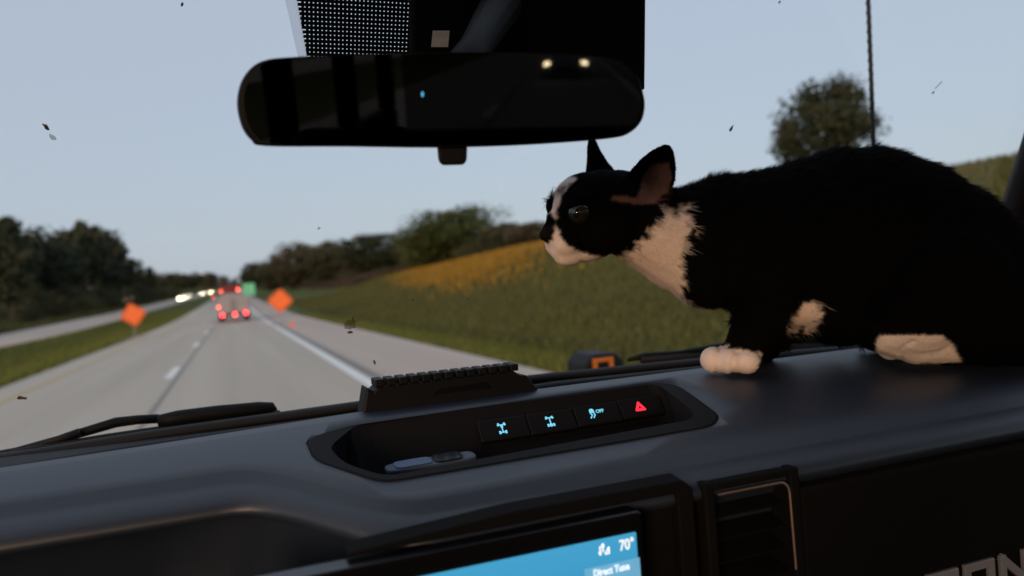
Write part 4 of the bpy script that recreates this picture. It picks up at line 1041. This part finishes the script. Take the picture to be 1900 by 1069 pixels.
blaze = isH & inpoly(hx_, hy_, [(1070, 331), (1043, 362), (1033, 390), (1032, 421), (1042, 438), (1030, 447), (1020, 444), (1027, 427), (1027, 405), (1019, 392), (1000, 388), (1000, 340), (1050, 322)]) & (hf > .008)
white = (isH & (muz | blaze))
nosep = isH & inpoly(hx_, hy_, [(1029, 404), (1030, 428), (1022, 449), (1000, 461), (960, 461), (960, 392), (1019, 392)])
white &= ~nosep
chest = inpoly(bx_, by_, [(1150, 478), (1186, 458), (1218, 412), (1230, 392), (1254, 394), (1277, 374), (1283, 410), (1272, 466), (1262, 488), (1273, 515), (1262, 555), (1300, 578), (1345, 582), (1345, 640), (1100, 640), (1100, 490)]) & (PY < 600)
belly = inpoly(bx_, by_, [(1455, 612), (1470, 582), (1494, 556), (1515, 560), (1521, 590), (1510, 612)]) & (PX > 1440)
feet = (paw & (inpoly(PX+jit[:, 0]*1.5, PY+jit[:, 1]*1.5, [(1280, 640), (1310, 638), (1345, 643), (1413, 656), (1408, 680), (1392, 704), (1280, 704)]) | inpoly(PX+jit[:, 0], PY+jit[:, 1], [(1620, 640), (1632, 624), (1655, 618), (1745, 619), (1766, 636), (1784, 672), (1620, 680)])))
white |= chest | belly | feet
col[white] = WHITE
pad = isH & (hf > .062) & (hu > -.0085) & (hu < .004) & (np.abs(hs_) < .008); col[pad] = NOSE
innear = inpoly(PX, PY, [(1186, 356), (1192, 326), (1212, 304), (1240, 300), (1247, 330), (1240, 356), (1216, 376), (1196, 380), (1135, 372), (1135, 362), (1180, 366)]) & ((V-C_) @ F_ < .79) & (N @ F_ < -.15)
col[innear] = PINK*(.8+.4*NP.random(NV)[innear, None])
col = .5*col+.5*lap(col)
a_ = cme.color_attributes.new('Col', 'FLOAT_COLOR', 'POINT'); a_.data.foreach_set('color', np.c_[col, np.ones(NV)].astype(np.float32).ravel())
M_cat = vcol_mat('cat_coat', .9, .04); M_fur = vcol_mat('cat_fur', .85, .05)
cme.materials.clear(); cme.materials.append(M_cat)
cat = empty('cat', (.45, .66, dash_z(.66)), 'black and white cat crouching on the dashboard, looking out through the windshield', 'cat')
off = np.array(ORG[cat.name]); cme.vertices.foreach_set('co', (V-off).astype(np.float32).ravel()); cme.update(); cme.name = 'cat_body'
link_mesh('cat_body', cme, cat)
# short fur: small blades lying along the coat
cme.calc_loop_triangles(); T = np.empty(len(cme.loop_triangles)*3, np.int32); cme.loop_triangles.foreach_get('vertices', T); T = T.reshape(-1, 3)
A_, B_, G_ = V[T[:, 0]], V[T[:, 1]], V[T[:, 2]]; ar = np.linalg.norm(np.cross(B_-A_, G_-A_), axis=1)
NF = 230000; ti = NP.choice(len(T), NF, p=ar/ar.sum()); r1, r2 = np.sqrt(NP.random(NF)), NP.random(NF)
w0, w1_, w2_ = 1-r1, r1*(1-r2), r1*r2
P = A_[ti]*w0[:, None]+B_[ti]*w1_[:, None]+G_[ti]*w2_[:, None]
mixv = lambda Q: Q[T[ti, 0]]*w0[:, None]+Q[T[ti, 1]]*w1_[:, None]+Q[T[ti, 2]]*w2_[:, None]
Nn = mixv(N); Nn /= np.linalg.norm(Nn, axis=1)[:, None]; fc = mixv(col)
colS = col
for _ in range(14): colS = .4*colS+.6*lap(colS)
edge = np.abs(mixv(colS)-fc)[:, 0] > .05
px_, py_ = project(P); hdist = np.linalg.norm(P-H0, axis=1)
length = np.where(hdist < .052, .0020, .0085)
length = np.where((px_ > 1150) & (px_ < 1300) & (py_ > 470), .0065, length)
length = np.where((px_ > 1180) & (px_ < 1300) & (fc[:, 0] > .3), .006, length)
length = np.where((px_ > 1440) & (px_ < 1540) & (fc[:, 0] > .2), .0028, length)
eyd = np.minimum(np.linalg.norm(P-hp_(.0388, .008, .0205), axis=1), np.linalg.norm(P-hp_(.0388, .008, -.0205), axis=1)); length = np.where(eyd < .0155, .0009, length)
length = np.where((py_ < 345) & (px_ < 1258), .0022, length)
pawp = ((py_ > 640) & (px_ < 1430)) | ((py_ > 620) & (px_ > 1625) & (px_ < 1785)); length = np.where(((py_ > 600) & (px_ < 1450)) | ((py_ > 588) & (px_ > 1600) & (px_ < 1810)), .0030, length)
length = np.where(pawp, .0012, length)
muzf = ((P-H0) @ Fh > .045) & (hdist < .085); length = np.where(muzf | ((hdist < .085) & ((P-H0) @ Uh < -.018) & ((P-H0) @ Fh > .015)), .0012, length)
tuft = np.sin(P[:, 0]*310+2*np.sin(P[:, 1]*170))*np.sin(P[:, 2]*280+P[:, 1]*200+1.3*np.sin(P[:, 0]*120))
length = np.where((length > .008), length*(1+.75*np.clip(tuft, -.3, 1)), length)
length = np.where(edge, np.minimum(length, .0034), length)
length = length*NP.uniform(.6, 1.25, NF)
flow = R_*.9-U_*.45 + NP.normal(size=(NF, 3))*.28
flow = flow-(flow*Nn).sum(1)[:, None]*Nn; flow /= np.linalg.norm(flow, axis=1)[:, None]+1e-9
dirv = flow*.86+Nn*.42; dirv /= np.linalg.norm(dirv, axis=1)[:, None]
sd_ = np.cross(dirv, Nn); sd_ /= np.linalg.norm(sd_, axis=1)[:, None]+1e-9; wd_ = (.00024+length*.028)[:, None]
keep = ~((fc[:, 0] > .15) & (fc[:, 1] < .42) & (py_ < 385) & (px_ > 1130) & (px_ < 1255))
FV = np.empty((NF*3, 3)); FV[0::3] = P-sd_*wd_; FV[1::3] = P+sd_*wd_; FV[2::3] = P+dirv*length[:, None]
FF_ = np.arange(NF*3).reshape(-1, 3)[keep]
fc = fc*NP.uniform(.85, 1.12, (NF, 1))
idx = np.unique(FF_); remap = np.zeros(NF*3, int); remap[idx] = np.arange(len(idx))
fo = link_mesh('fur', np_mesh('fur', FV[idx]-off, remap[FF_], M_fur, np.repeat(fc, 3, 0)[idx]), cat); fo['kind'] = 'stuff'
# eyes
M_iris = mat('cat_iris', (.012, .014, .009), .12, .4, noise=(300, (.03, .03, .016), .3), coat=.2); M_pupil = mat('cat_pupil', (.002, .002, .002), .03, .6, coat=1.0)
for s in (1, -1):
    c_ = Vector(hp_(.0388, .0080, s*.0205)); out_ = Vector(Fh*.80+Sh*s*.60+Uh*.05).normalized()
    e_ = MB().ell(c_, cr*.0114, cu*.0114, cf*.0114, 20, 14).build('eye', M_iris, cat, True)
    t1 = out_.cross(Vector(Uh)).normalized(); t2 = t1.cross(out_).normalized()
    MB().ell(c_+out_*.0066, t1*.0062, t2*.0068, out_*.0052, 16, 10).build('pupil', M_pupil, e_, True)
